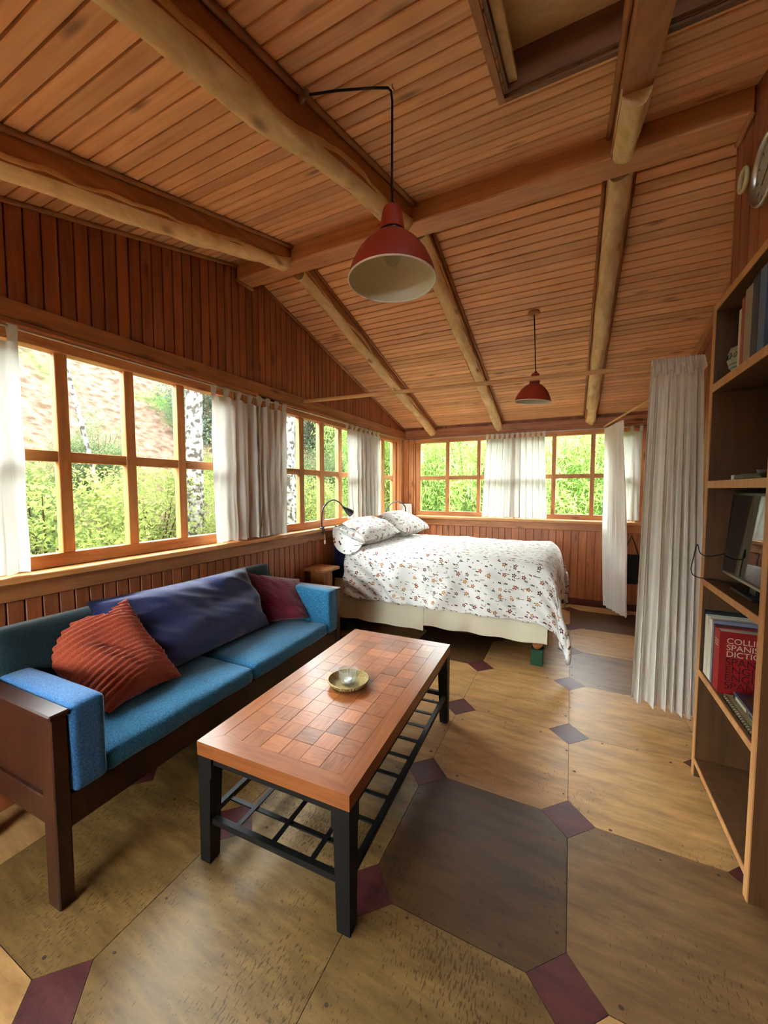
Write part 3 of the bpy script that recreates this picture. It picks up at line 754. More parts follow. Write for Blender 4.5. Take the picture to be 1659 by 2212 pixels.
for i, x in enumerate(np.arange(-5.0, 3.6, .95)):
    bamboo(x + rs.uniform(-.2, .2), 9.2 + rs.uniform(-.3, .5), 'bright green bamboo clump close behind the back windows', 'bamboo close behind the back windows', 9, 1.0, i % 3 == 1)
for i, x in enumerate(np.arange(-6.5, 5.0, 1.1)):
    bamboo(x + rs.uniform(-.3, .3), 11.2 + rs.uniform(-.4, .4), 'tall bamboo clump in the second row behind the back windows', 'bamboo in the second row', 7, 1.25, i % 2)

# ================================================================== FURNITURE: SOFA
sofa = thing('sofa', 'wooden-framed three-seat sofa with blue cushions against the left wall', 'sofa', (-1.59, .65, 0), (0, 0, R(1.5)))
SL = 1.92; SD = -.67
for (y0, y1) in ((0, .05), (SL - .05, SL)):
    pan = .018
    B('leg', sofa, W_sofa, -.075, 0, y0, y1, 0, .70, c=.004); B('leg', sofa, W_sofa, SD, SD + .075, y0, y1, 0, .70, c=.004)
    B('arm_rail', sofa, W_sofa, SD - .005, .008, y0 - .008, y1 + .006, .70, .722, c=.005)
    B('side_rail', sofa, W_sofa, SD + .075, -.075, y0 + .004, y1 - .004, .30, .40, c=.004)
    B('side_panel', sofa, W_sofa, SD + .07, -.07, y0 + pan, y1 - pan, .39, .702)
B('front_rail', sofa, W_sofa, -.045, -.008, .05, SL - .05, .275, .40, c=.004)
B('back_rail', sofa, W_sofa, SD + .005, SD + .04, .05, SL - .05, .30, .78, c=.004)
B('seat_base', sofa, W_sofa, SD + .04, -.045, .05, SL - .05, .36, .39)
for s_, (y0, y1) in enumerate(((.175, .962), (.966, 1.745))):
    V, F = soft(-.60, .005, y0, y1, .392, .485, .03, 16, (.0, .004, .018), .007, s_)
    obj('seat_cushion', mesh('seat_cushion', V, F, M_blue, True), sofa)
for s_, (y0, y1) in enumerate(((.056, .173), (SL - .173, SL - .056))):
    V, F = soft(-.64, .012, y0, y1, .40, .728, .022, 16, (.0, .004, .008), .004, 5 + s_)
    obj('arm_cushion', mesh('arm_cushion', V, F, M_bluelit if s_ == 0 else M_blue, True), sofa)
for s_, (y0, y1) in enumerate(((.06, .95), (.955, SL - .2))):
    V, F = soft(0, .13, y0, y1, 0, .50, .035, 14, (.02, .0, .0), .006, 9 + s_)
    ca, sa = math.cos(R(-9)), math.sin(R(-9))
    V = [(SD + .035 + v[0] * ca + v[2] * sa + .055, v[1], .40 + -v[0] * sa + v[2] * ca) for v in V]
    obj('back_cushion', mesh('back_cushion', V, F, M_teal, True), sofa)

def throw(name, label, corners, th, mat, **k):
    V, F, UV = pillow(corners, th, **k)
    c = np.mean(np.array(V), 0); zmin = min(v[2] for v in V)
    base = np.array((c[0], c[1], zmin))
    o = obj(name, mesh(name, [np.array(v) - base for v in V], F, mat, True, UV)); o.location = base
    return tag(o, label, 'cushion')
throw('bolster_cushion', 'long navy cushion leaning on the sofa back', [(-1.93, 1.10, .51), (-1.96, 2.12, .515), (-2.13, 2.07, .93), (-2.10, 1.02, .955)], .20, M_navy, n=48, wr=.024, seed=3, pinch=.04, p=5)
throw('throw_cushion', 'rust corduroy cushion slumped on the near sofa arm', [(-1.80, .945, .515), (-1.84, 1.33, .505), (-2.06, 1.19, .935), (-2.26, .79, .80)], .18, M_rust, n=26, ribs=19, amp=.015, wr=.014, seed=8, pinch=.10, p=3)
throw('throw_cushion', 'maroon corduroy cushion in the far sofa corner', [(-2.03, 2.12, .51), (-1.79, 2.36, .515), (-2.00, 2.52, .76), (-2.14, 2.10, .88)], .14, M_mar, n=26, ribs=28, amp=.005, wr=.016, seed=4, pinch=.03, p=3.5)

# ================================================================== COFFEE TABLE
tb = thing('coffee_table', 'long coffee table with oak parquet top and black steel legs', 'table', (-.626, 1.03, 0), (0, 0, R(2.2)))
TW, TL, TZ = .69, 1.345, .50; bd = .072; bt = .055
# local: x from -TW to 0, y from 0 to TL
zt_ = TZ; zb_ = TZ - bt
B('top_core', tb, W_dark, -TW + .02, -.02, .02, TL - .02, zb_ + .004, TZ - .012)
def poly_board(name, P, mat, z0, z1, parent):
    g = G(); g.prism([(p[0], p[1], z0) for p in P], (0, 0, z1 - z0)); return obj(name, g.me(name, mat), parent)
e_ = .0007
poly_board('border_board', [(-TW, 0), (0, 0), (-bd, bd - e_), (-TW + bd, bd - e_)], W_parx, zb_, TZ, tb)
poly_board('border_board', [(-TW, TL), (-TW + bd, TL - bd + e_), (-bd, TL - bd + e_), (0, TL)], W_parx, zb_, TZ, tb)
poly_board('border_board', [(0, e_), (0, TL - e_), (-bd + e_, TL - bd), (-bd + e_, bd)], W_pary, zb_, TZ, tb)
poly_board('border_board', [(-TW, e_), (-TW + bd - e_, bd), (-TW + bd - e_, TL - bd), (-TW, TL - e_)], W_pary, zb_, TZ, tb)
ncx, ncy = 6, 13; bw_ = (TW - 2 * bd) / ncx; bl_ = (TL - 2 * bd) / ncy
g = G(); g.box(-bw_/2 + .0006, bw_/2 - .0006, -bl_/2 + .0006, bl_/2 - .0006, -.012, 0, c=.0006); pm = g.me('parquet_block', W_par)
g = G(); g.box(-bl_/2 + .0006, bl_/2 - .0006, -bw_/2 + .0006, bw_/2 - .0006, -.012, 0, c=.0006); pm2 = g.me('parquet_block', W_par)
for i in range(ncx):
    for j in range(ncy):
        o = obj('parquet_block', pm if (i + j) % 2 == 0 else pm2, tb, (-TW + bd + bw_ * (i + .5), bd + bl_ * (j + .5), TZ + random.uniform(-.0008, 0)))
        if (i + j) % 2: o.rotation_euler = (0, 0, R(90))
for (x0, y0, sx, sy) in ((-.02, .02, -1, 1), (-TW + .02, .02, 1, 1), (-.02, TL - .02, -1, -1), (-TW + .02, TL - .02, 1, -1)):
    g = G(); wt, wb2 = .07, .05; V = []
    ox, oy = x0 - sx * .018, y0 - sy * .018
    for (z, w) in ((0, wb2), (.36, .062), (.362, wt), (zb_ - .002, wt)):
        V += [(ox, oy, z), (ox + sx * w, oy, z), (ox + sx * w, oy + sy * w, z), (ox, oy + sy * w, z)]
    F = []
    for k in range(3):
        for q in range(4): F.append((4*k + q, 4*k + (q+1) % 4, 4*k + 4 + (q+1) % 4, 4*k + 4 + q))
    F += [(3, 2, 1, 0), (12, 13, 14, 15)]
    g.add(V, F); obj('leg', g.me('leg', M_black), tb)
for b in ((-TW + .075, -.075, .01, .03), (-TW + .075, -.075, TL - .03, TL - .01), (-TW + .01, -TW + .03, .075, TL - .075), (-.03, -.01, .075, TL - .075)):
    B('apron', tb, M_black, *b, .415, zb_ - .001)
zs = .175
for b in ((-TW + .05, -.05, .012, .034), (-TW + .05, -.05, TL - .034, TL - .012), (-TW + .012, -TW + .034, .05, TL - .05), (-.034, -.012, .05, TL - .05)):
    B('shelf_frame', tb, M_black, *b, zs - .012, zs + .012)
for k in range(3):
    x = -TW + TW * (k + 1) / 4; B('shelf_bar', tb, M_black, x - .009, x + .009, .03, TL - .03, zs + .001, zs + .007)
for k in range(9):
    y = TL * (k + 1) / 10; B('shelf_crossbar', tb, M_black, -TW + .03, -.03, y - .009, y + .009, zs - .006, zs + .0005)

# woven dish + glass with tealight
Mw = wood('woven_grass', '#4d3d20', '#b79c63', 'x', .8, False, 0, grain=160, stretch=.5, bump=.8)
dish = thing('woven_dish', 'small round woven grass dish on the coffee table', 'dish', (-1.0, 1.645, TZ + .001))
g = G(); rib = lambda a, j: 1 + .03 * math.sin(a * 40 + (1.57 if j % 2 else 0))
g.lathe([(0, .0), (.062, 0), (.092, .010), (.104, .030), (.101, .034), (.096, .030), (.086, .013), (.06, .007), (0, .007)], 240, mod=rib); obj('weave', g.me('weave', Mw, True), dish)
g = G(); g.add(*tube([(.1025 * math.cos(a), .1025 * math.sin(a), .033) for a in np.linspace(0, 2 * math.pi, 49)], .004, 6, False)); obj('rim', g.me('rim', Mw, True), dish)
m_, N, L, b_ = new_mat('clear_glass'); b_.inputs['Transmission Weight'].default_value = 1; b_.inputs['Roughness'].default_value = .02; b_.inputs['IOR'].default_value = 1.45; b_.inputs['Base Color'].default_value = (.97, .99, 1, 1)
M_tumb = glass_pane('clear_ribbed_glass', 1.5, .06, .16)
gl = thing('tealight_glass', 'ribbed clear glass tumbler standing in the woven dish', 'glass', (-1.0, 1.64, TZ + .009))
g = G(); rb = lambda a, j: 1 + (.014 * math.cos(a * 26) if 1 < j < 5 else 0)
g.lathe([(0, 0), (.030, 0), (.036, .004), (.043, .02), (.048, .05), (.049, .062), (.0485, .076), (.0465, .077), (.0455, .075), (.046, .05), (.041, .02), (.034, .010), (0, .010)], 104, mod=rb)
obj('tumbler', g.me('tumbler', M_tumb, True), gl)
tl = thing('tealight', 'white tealight candle inside the glass tumbler', 'candle', (-1.0, 1.64, TZ + .0195))
g = G(); g.lathe([(0, 0), (.019, 0), (.0195, .016), (.0185, .0165), (.018, .014), (0, .0135)], 28); obj('wax', g.me('wax', plain('white_wax', '#f2f0ea', .5), True), tl)
g = G(); g.tube([(0, 0, .0135), (.0005, 0, .021)], .0008, 5); obj('wick', g.me('wick', M_paperw), tl)

# ================================================================== BED
bed = thing('bed', 'double bed with cream valance standing head against the left wall', 'bed', (-2.27, 3.42, 0))
BX, BY = 2.13, 1.50    # length along x, width along y (local)
V, F = soft(.03, BX - .02, .03, BY - .03, .54, .83, .05, 14, (0, 0, .01), .002); mt_ = obj('mattress', mesh('mattress', V, F, M_navysheet, True), bed)
V, F = soft(0.0, .06, .02, BY - .02, .35, 1.045, .025, 10, (.01, 0, 0), .002); obj('headboard', mesh('headboard', V, F, M_navysheet, True), bed)
B('bed_base', bed, M_navysheet, .06, BX - .03, .04, BY - .04, .30, .54)
M_leg = wood('turned_leg', '#8f5128', '#c98a54', 'z', .4, False, 0)
for (x, y) in ((BX - .09, .07), (BX - .09, BY - .07), (.12, .07), (.12, BY - .07)):
    g = G(); g.lathe([(0, 0), (.028, 0), (.042, .025), (.045, .05), (.036, .085), (.022, .10), (.022, .17), (0, .17)], 24, (x, y, .135)); lg = obj('leg', g.me('leg', M_leg, True), bed)
    g = G(); g.box(x - .048, x + .048, y - .048, y + .048, 0, .135, c=.003); obj('leg_block', g.me('leg_block', M_green), lg)
# valance: hanging pleated cloth round the near side and foot
def valance(name, p0, p1, z0, z1, nrm, seed, n=60):
    V = []; F = []; m = 9
    for i in range(n + 1):
        s = i / n; p = Vector(p0).lerp(Vector(p1), s)
        for j in range(m):
            t = j / (m - 1)
            off = t * (.012 * math.sin(s * 21 + seed) + .018 * mnoise.noise(Vector((s * 6, seed, 0)))) - .0 + t * .015
            q = p + Vector(nrm) * off; V.append((q.x, q.y, z1 + (z0 - z1) * t + t * .006 * math.sin(s * 21 + 1)))
    for i in range(n):
        for j in range(m - 1): F.append((i*m + j, i*m + j + 1, (i+1)*m + j + 1, (i+1)*m + j))
    return obj(name, mesh(name, V, F, M_cream, True), bed)
valance('valance', (.02, .012, 0), (1.03, .012, 0), .15, .56, (0, -1, 0), 0); valance('valance', (1.035, .008, 0), (BX - .01, .012, 0), .20, .56, (0, -1, 0), 2)
valance('valance', (BX - .005, .01, 0), (BX - .005, BY - .01, 0), .17, .56, (1, 0, 0), 5)

# printed cotton
m_, N, L, b_ = new_mat('flower_printed_cotton')
uvn = N.new('ShaderNodeUVMap'); uvn.uv_map = 'UVMap'
def motif(scale, off, rsize, petals, depth, sx=1.0, sy=1.0, rot=0.0, rnd=.75):
    mp = N.new('ShaderNodeMapping'); mp.inputs['Scale'].default_value = (scale * sx, scale * sy, 1); mp.inputs['Location'].default_value = (off, off * .7, 0); mp.inputs['Rotation'].default_value = (0, 0, rot)
    L.new(uvn.outputs[0], mp.inputs['Vector'])
    vo = N.new('ShaderNodeTexVoronoi'); vo.voronoi_dimensions = '2D'; vo.inputs['Scale'].default_value = 1; vo.inputs['Randomness'].default_value = rnd; L.new(mp.outputs[0], vo.inputs['Vector'])
    df = N.new('ShaderNodeVectorMath'); df.operation = 'SUBTRACT'; L.new(mp.outputs[0], df.inputs[0]); L.new(vo.outputs['Position'], df.inputs[1])
    sp = N.new('ShaderNodeSeparateXYZ'); L.new(df.outputs[0], sp.inputs[0])
    at = N.new('ShaderNodeMath'); at.operation = 'ARCTAN2'; L.new(sp.outputs[1], at.inputs[0]); L.new(sp.outputs[0], at.inputs[1])
    ml = N.new('ShaderNodeMath'); ml.operation = 'MULTIPLY'; ml.inputs[1].default_value = petals; L.new(at.outputs[0], ml.inputs[0])
    co = N.new('ShaderNodeMath'); co.operation = 'COSINE'; L.new(ml.outputs[0], co.inputs[0])
    rr = N.new('ShaderNodeMath'); rr.operation = 'MULTIPLY_ADD'; rr.inputs[1].default_value = rsize * depth; rr.inputs[2].default_value = rsize; L.new(co.outputs[0], rr.inputs[0])
    lt = N.new('ShaderNodeMath'); lt.operation = 'LESS_THAN'; L.new(vo.outputs['Distance'], lt.inputs[0]); L.new(rr.outputs[0], lt.inputs[1])
    ri = N.new('ShaderNodeMath'); ri.operation = 'LESS_THAN'; L.new(vo.outputs['Distance'], ri.inputs[0]); ri.inputs[1].default_value = rsize * .4
    sc = N.new('ShaderNodeSeparateColor'); L.new(vo.outputs['Color'], sc.inputs[0])
    return lt.outputs[0], sc.outputs[0], ri.outputs[0], sc.outputs[1]
def ramp(fac, cols):
    rp = N.new('ShaderNodeValToRGB'); rp.color_ramp.interpolation = 'CONSTANT'
    while len(rp.color_ramp.elements) < len(cols): rp.color_ramp.elements.new(.5)
    for i, c in enumerate(cols): rp.color_ramp.elements[i].position = i / len(cols); rp.color_ramp.elements[i].color = lin(c)
    L.new(fac, rp.inputs[0]); return rp.outputs[0]
def mixc(fac, a, b2):
    mm = N.new('ShaderNodeMix'); mm.data_type = 'RGBA'; L.new(fac, mm.inputs[0])
    if isinstance(a, str): mm.inputs[6].default_value = lin(a)
    else: L.new(a, mm.inputs[6])
    if isinstance(b2, str): mm.inputs[7].default_value = lin(b2)
    else: L.new(b2, mm.inputs[7])
    return mm.outputs[2]
def gate(a, val, thr):
    g1 = N.new('ShaderNodeMath'); g1.operation = 'GREATER_THAN'; g1.inputs[1].default_value = thr; L.new(val, g1.inputs[0])
    g2 = N.new('ShaderNodeMath'); g2.operation = 'MULTIPLY'; L.new(a, g2.inputs[0]); L.new(g1.outputs[0], g2.inputs[1]); return g2.outputs[0]
col = '#dfdbd3'
f, c, _, g1 = motif(12, 1.3, .07, 2, .3, .35, 1.6, .1); col = mixc(gate(f, g1, .12), col, ramp(c, ['#6b6a55', '#5b4a44', '#8a6d55']))           # thin stems
f, c, _, g1 = motif(14, 4.1, .12, 2, .55, 1, 1, .3); col = mixc(gate(f, g1, .1), col, ramp(c, ['#6f7a5f', '#5d5a52', '#7b8573', '#5a3530']))   # leaf pairs
f, c, ri, g1 = motif(10, 7.7, .15, 5, .32); cc = ramp(c, ['#a0683f', '#6f2f28', '#b88654', '#57404a', '#8a4a38']); cc = mixc(ri, cc, '#e2b98c'); col = mixc(gate(f, g1, .3), col, cc)
f, c, _, g1 = motif(20, 2.2, .10, 3, .25); col = mixc(gate(f, g1, .4), col, ramp(c, ['#7a3a2c', '#b57d4a', '#63705c', '#8b4a55']))
L.new(col, b_.inputs['Base Color']) if not isinstance(col, str) else None
b_.inputs['Roughness'].default_value = .9; b_.inputs['Specular IOR Level'].default_value = .15; b_.inputs['Sheen Weight'].default_value = .15
nz = N.new('ShaderNodeTexNoise'); nz.inputs['Scale'].default_value = 24; nz.inputs['Detail'].default_value = 5; tc = N.new('ShaderNodeTexCoord'); L.new(tc.outputs['Object'], nz.inputs['Vector'])
bp = N.new('ShaderNodeBump'); bp.inputs['Strength'].default_value = .35; bp.inputs['Distance'].default_value = .01; L.new(nz.outputs['Fac'], bp.inputs['Height']); L.new(bp.outputs[0], b_.inputs['Normal'])
M_print = m_

def duvet():
    top = .885; r = .09
    near, far, foot = .46, .40, .36; X0, X1 = -2.10, -.10; Y0, Y1 = 3.40, 4.90
    ns, nt = 130, 150; V = []; F = []; UV = []
    def fold(d, rad):
        """distance past the edge -> (outward, drop), rounding over a radius"""
        if d <= -rad: return d + 0.0, 0.0
        a = (d + rad) / rad
        if a < math.pi / 2: return -rad + rad * math.sin(a), rad * (1 - math.cos(a))
        return 0.0, rad + (d + rad - rad * math.pi / 2)
    for i in range(ns + 1):
        S = -near + (Y1 - Y0 + near + far) * i / ns
        for j in range(nt + 1):
            T = (X1 - X0 + foot) * j / nt
            if S < (Y1 - Y0) / 2: o, dz = fold(-S, r); y = Y0 - o
            else: o, dz = fold(S - (Y1 - Y0), r); y = Y1 + o
            o2, dz2 = fold(T - (X1 - X0), r * 1.5); x = X1 + o2
            hS = min(1, dz / .3); hT = min(1, dz2 / .3)
            z = top - dz - dz2
            if hS > 0 and hT > 0:
                z = top - dz - dz2 * (1 - .12 * hS); k = hS * hT
                x += .05 * k; y -= (.02 * k if S < 1 else -.02 * k)
            # puff and wrinkles
            n1 = mnoise.noise(Vector((S * 2.1, T * 1.7, 1))); n2 = mnoise.noise(Vector((S * 5 + T * 2.5, T * 7 - S * 3, 4))); n3 = mnoise.noise(Vector((S * 14 + T * 5, T * 17, 9)))
            w = .024 * n1 + .014 * n2 + .006 * n3
            side = max(hS, hT)
            z += w * (1 - side * .75) + .025 * (1 - side) * math.sin(math.pi * min(1, max(0, S / (Y1 - Y0)))) ** .5
            fl = (.016 * math.sin(T * 14 + 2 * n1) + .02 * n2 + .02 * n1 + .03) * hS
            y += (-fl if S < 1 else fl); x += (.02 * math.sin(S * 13) + .03 * n1 + .035) * hT
            # diagonal pull lines toward the foot corner
            if hS > .2: y -= .012 * math.sin((T * 1.0 - dz * 1.2) * 34 + 4 * n1) * min(1, dz / .2)
            if T < .05: z -= .02 * (1 - T / .05)
            z = max(z, .125)
            V.append((x, y, z)); UV.append((T, S))
    m = nt + 1
    for i in range(ns):
        for j in range(nt): F.append((i*m + j, i*m + j + 1, (i+1)*m + j + 1, (i+1)*m + j))
    o = obj('duvet', mesh('duvet', [(v[0] + 1.1, v[1] - 4.1, v[2] - .125) for v in V], F, M_print, True, UV), None, (-1.1, 4.1, .125))
    sd = o.modifiers.new('thickness', 'SOLIDIFY'); sd.thickness = .02; sd.offset = -1
    return tag(o, 'white flower-printed duvet spread over the bed with its corner hanging at the foot', 'duvet')
duvet()
def bed_pillow(label, corners, th, seed, sleeve):
    V, F, UV = pillow(corners, th, n=34, wr=.014, seed=seed, pinch=.04, p=3)
    V = np.array(V); base = np.array((V[:, 0].mean(), V[:, 1].mean(), V[:, 2].min()))
    t = thing('pillow', label, 'pillow', tuple(base))
    UV = [(u * .7 + seed, v * .5) for u, v in UV]
    obj('pillowcase', mesh('pillowcase', list(V - base), F, M_print, True, UV), t)
    if sleeve:   # open end of the pillowcase facing the room
        A, D = np.array(corners[0]), np.array(corners[3]); nrm = np.array((.45, 0, .9)); n = 36; VV = []; FF = []; U2 = []; mm = 9
        for i in range(n + 1):
            a = 2 * math.pi * i / n; ca, sa = math.cos(a), math.sin(a)
            for j in range(mm):
                t_ = j / (mm - 1); mid = A * (.5 - .5 * ca) + D * (.5 + .5 * ca)
                h = .035 + .055 * t_; low = sa < 0
                p = mid + nrm * (sa * h * abs(sa) ** .2) + np.array((0, -.14 * t_ * (1 - .35 * abs(ca) ** 3) + .08, 0))
                if low: p = p + np.array((-.02 * t_, 0, -.11 * t_ ** 1.4 * abs(sa)))
                else: p = p + np.array((0, 0, .012 * math.sin(i * 1.3) * t_))
                VV.append(p - base); U2.append((a * .1 + 3, t_ * .12))
        for i in range(n):
            for j in range(mm - 1): FF.append((i*mm + j, (i+1)*mm + j, (i+1)*mm + j + 1, i*mm + j + 1))
        obj('open_hem', mesh('open_hem', VV, FF, M_print, True, U2), t)
bed_pillow('near flower-printed pillow with its open end toward the sofa', [(-1.88, 3.43, .965), (-1.80, 4.16, .995), (-2.22, 4.18, 1.13), (-2.235, 3.42, 1.10)], .25, 2, True)
bed_pillow('far flower-printed pillow propped beside the back wall', [(-1.76, 4.20, .99), (-1.70, 4.90, .98), (-2.19, 4.90, 1.15), (-2.19, 4.20, 1.15)], .26, 6, False)

# pedestal stand between sofa and bed
st = thing('pedestal', 'square pine pedestal stand between the sofa and the bed head', 'stand', (-2.20, 3.11, 0))
B('top', st, W_stool, -.12, .14, -.125, .125, .705, .735, c=.006); B('post', st, W_stool, -.075, .085, -.075, .075, .02, .704, c=.004); B('base', st, W_stool, -.11, .12, -.11, .11, 0, .03, c=.004)

# gooseneck clamp lamps
def goose(label, base, pts, head_dir):
    t = thing('clamp_lamp', label, 'lamp', base)
    g = G(); g.box(-.018, .018, -.02, .02, 0, .014, c=.003); g.box(.005, .030, -.012, .012, -.06, .0, c=.002); obj('clamp', g.me('clamp', M_blackp), t)
    P = [Vector(p) for p in pts]
    dense = []
    for i in range(len(P) - 1):
        p0 = P[max(i - 1, 0)]; p1 = P[i]; p2 = P[i + 1]; p3 = P[min(i + 2, len(P) - 1)]
        for k in range(10):
            u = k / 10; dense.append(.5 * ((2 * p1) + (p2 - p0) * u + (2*p0 - 5*p1 + 4*p2 - p3) * u*u + (3*p1 - p0 - 3*p2 + p3) * u**3))
    dense.append(P[-1])
    g = G(); g.tube(dense, [.0092 if i % 2 else .0078 for i in range(len(dense))], 8); obj('gooseneck', g.me('gooseneck', M_blackp, True), t)
    d = Vector(head_dir).normalized(); q = Vector((0, 0, 1)).rotation_difference(d)
    g = G(); g.lathe([(.010, -.01), (.014, .0), (.019, .035), (.024, .04), (.041, .11), (.042, .125), (.038, .124), (.034, .10), (.014, .045), (0, .045)], 24)
    g.v = [tuple(P[-1] + q @ Vector(v)) for v in g.v]; hd = obj('lamp_head', g.me('lamp_head', M_blackp, True), t)
    g = G(); g.lathe([(0, .10), (.018, .095), (.022, .075), (.012, .05)], 16); g.v = [tuple(P[-1] + q @ Vector(v)) for v in g.v]; obj('bulb', g.me('bulb', M_white, True), hd)
    g = G(); g.tube([(.02, .01, -.01), (.026, .014, -.05), (.024, .02, -.12)], .0025, 6); g.box(.016, .032, .012, .026, -.16, -.12, c=.003); obj('cord_switch', g.me('cord_switch', M_white), t)
goose('black gooseneck clamp lamp bending over the near pillow', (-2.27, 3.23, SILL + .001), [(0, 0, .012), (0, 0, .12), (.005, .03, .215), (.01, .16, .282), (.015, .29, .262), (.02, .38, .20)], (.06, .10, -.085))
goose('black gooseneck clamp lamp arching behind the far pillow', (-2.27, 4.72, SILL + .001), [(0, 0, .012), (.005, .03, .12), (.02, .16, .20), (.05, .36, .22), (.08, .49, .15), (.085, .505, .07)], (.0, .03, -.12))
# ceramic tile standing in the corner of the sill
cd = thing('decorative_tile', 'white square ceramic tile with floral border standing in the window corner', 'tile', (-2.265, 5.415, SILL + .001), (R(-8), 0, R(38)))
B('tile_body', cd, M_card, -.10, .10, -.006, .006, 0, .175, c=.002)
M_fl = plain('tile_flowers', '#a5503c', .5); M_lf = plain('tile_leaves', '#7d9a86', .5)
for k in range(16):
    a = 2 * math.pi * k / 16; rx = .068 / max(abs(math.cos(a)), abs(math.sin(a))) * .9
    g = G(); r_ = .007 if k % 2 else .005; cx, cz = rx * math.cos(a), .0875 + rx * .9 * math.sin(a)
    g.prism([(cx + r_ * math.cos(b), -.0062, cz + r_ * math.sin(b)) for b in np.linspace(0, 2 * math.pi, 8)[:-1]], (0, -.0006, 0)); obj('painted_flower', g.me('painted_flower', M_lf if k % 2 else M_fl), cd)

# ================================================================== CURTAINS AND RODS
def rod(name, label, p0, p1, r, mat, cat='curtain rod'):
    base = Vector(p0); g = G(); n = 9; pts = [Vector(p0).lerp(Vector(p1), i / (n - 1)) - base for i in range(n)]
    g.tube(pts, r, 10); o = obj(name, g.me(name, mat, True), None, base); return tag(o, label, cat)
rod('curtain_rod', 'slim steel curtain rod above the left windows near the sofa', (-2.285, YF + .02, 2.228), (-2.285, 2.66, 2.228), .007, M_steel)
rod('curtain_rod', 'slim steel curtain rod above the left windows near the bed', (-2.285, 2.68, 2.228), (-2.285, 5.30, 2.228), .007, M_steel)
rod('curtain_rod', 'slim pale curtain rod above the back windows', (-2.2, 5.475, 2.245), (.95, 5.475, 2.245), .007, M_steel)
W_rod = wood('pine_rod', '#b98149', '#dfaa70', 'x', .45, False, 0)
rod('curtain_pole', 'long wooden curtain pole crossing the room from the left wall', (-2.31, 3.02, 2.333), (.93, 3.02, 2.275), .016, W_rod)
rod('curtain_pole', 'short wooden pole carrying the far white curtain', (.34, 5.50, 2.27), (.70, 3.04, 2.24), .012, W_rod)

def curtain(label, p0, p1, z0, z1, nrm, folds, amp, seed, tabs=6, flare=1.0, mat=None, group=None, name='curtain', head=0.0, spread=(0, 0), gather=0.0, nrod=0.0):
    mat = mat or M_cur
    p0 = Vector((p0[0], p0[1], 0)); p1 = Vector((p1[0], p1[1], 0)); nv = Vector((nrm[0], nrm[1], 0)).normalized(); dv = (p1 - p0)
    base = Vector(((p0.x + p1.x) / 2, (p0.y + p1.y) / 2, z0)); rr = random.Random(seed)
    ph = rr.uniform(0, 6); n = max(70, folds * 14); m = 30; V = []; F = []
    fr = [rr.uniform(.8, 1.2) for _ in range(folds + 2)]
    t_obj = thing(name, label, 'curtain', tuple(base), group=group)
    for i in range(n + 1):
        s = i / n
        for j in range(m + 1):
            t = j / m
            q = Vector((s * 4 + seed * 3.3, t * .8, seed)); ns = mnoise.noise(q)
            sw = s + .018 * math.sin(2 * math.pi * folds * s * 2 + ph) * (.3 + .7 * t)
            if gather: sw = s
            wid = 1.0 - gather * math.sin(math.pi * min(1, t * 1.15)) * .5
            pos = p0 + dv * (.5 + (sw - .5) * wid) + dv.normalized() * ((spread[0] * (1 - s) + spread[1] * s) * t)
            a = amp * (.55 + .55 * t * flare) * (.75 + .5 * ns)
            ww = math.sin(2 * math.pi * folds * s + ph + 1.2 * ns + .5 * t * math.sin(seed + s * 9))
            off = a * (ww + .25 * math.sin(2 * math.pi * folds * 2.3 * s + seed)) + .012 * mnoise.noise(Vector((s * 9, t * 5, seed + 5)))
            z = z1 + (z0 - z1) * t
            if t < .03 and tabs: z -= .008 * (1 - math.cos(2 * math.pi * s * (tabs - 1)))
            z += .004 * math.sin(s * 40 + seed) * t
            pos = pos + nv * off
            V.append((pos.x - base.x, pos.y - base.y, z - base.z))
    for i in range(n):
        for j in range(m): F.append((i*(m+1) + j, (i+1)*(m+1) + j, (i+1)*(m+1) + j + 1, i*(m+1) + j + 1))
    obj('cloth', mesh('cloth', V, F, mat, True), t_obj)
    for k in range(tabs):
        s = (k + .15 + .0 * rr.random()) / max(1, tabs - .7); s = min(s, .985); i = int(s * n); v = V[i * (m + 1)]
        hw = .017; g = G(); d = dv.normalized() * hw; zt2 = (nrod or z1 + .035) - base.z
        off = nv * .013
        rc = p0 + dv * s; rc = Vector((rc.x - base.x, rc.y - base.y, 0)); c0 = Vector((v[0], v[1], v[2]))
        path = [c0 - Vector((0, 0, .01)), Vector((rc.x, rc.y, zt2 - .006)) + off, Vector((rc.x, rc.y, zt2 + .011)) + off * .6, Vector((rc.x, rc.y, zt2 + .013)), Vector((rc.x, rc.y, zt2 + .011)) - off * .6, Vector((rc.x, rc.y, zt2 - .006)) - off, c0 - Vector((0, 0, .01)) - off * .3]
        VV = []; FF = []
        for p in path: VV += [p - d, p + d]
        for q in range(len(path) - 1): FF.append((2*q, 2*q + 1, 2*q + 3, 2*q + 2))
        obj('tab', mesh('tab', VV, FF, mat, True), t_obj)
    return t_obj
XC = -2.285
curtain('white curtain at the left picture edge beside the sofa arm', (XC, .38), (XC, .885), 1.112, 2.175, (1, 0), 5, .022, 1, 6, nrod=2.228, spread=(0, .0))
curtain('white tab curtain left of the pair over the sofa', (XC, 1.945), (XC, 2.43), 1.112, 2.175, (1, 0), 4, .026, 2, 5, nrod=2.228)
curtain('white tab curtain right of the pair over the sofa', (XC + .03, 2.35), (XC + .02, 2.70), 1.115, 2.175, (1, 0), 4, .024, 3, 4, nrod=2.228, spread=(0, -.03))
curtain('white tab curtain on the left wall beside the bed head', (XC, 3.74), (XC, 4.555), 1.16, 2.19, (1, 0), 8, .024, 4, 8, nrod=2.228)
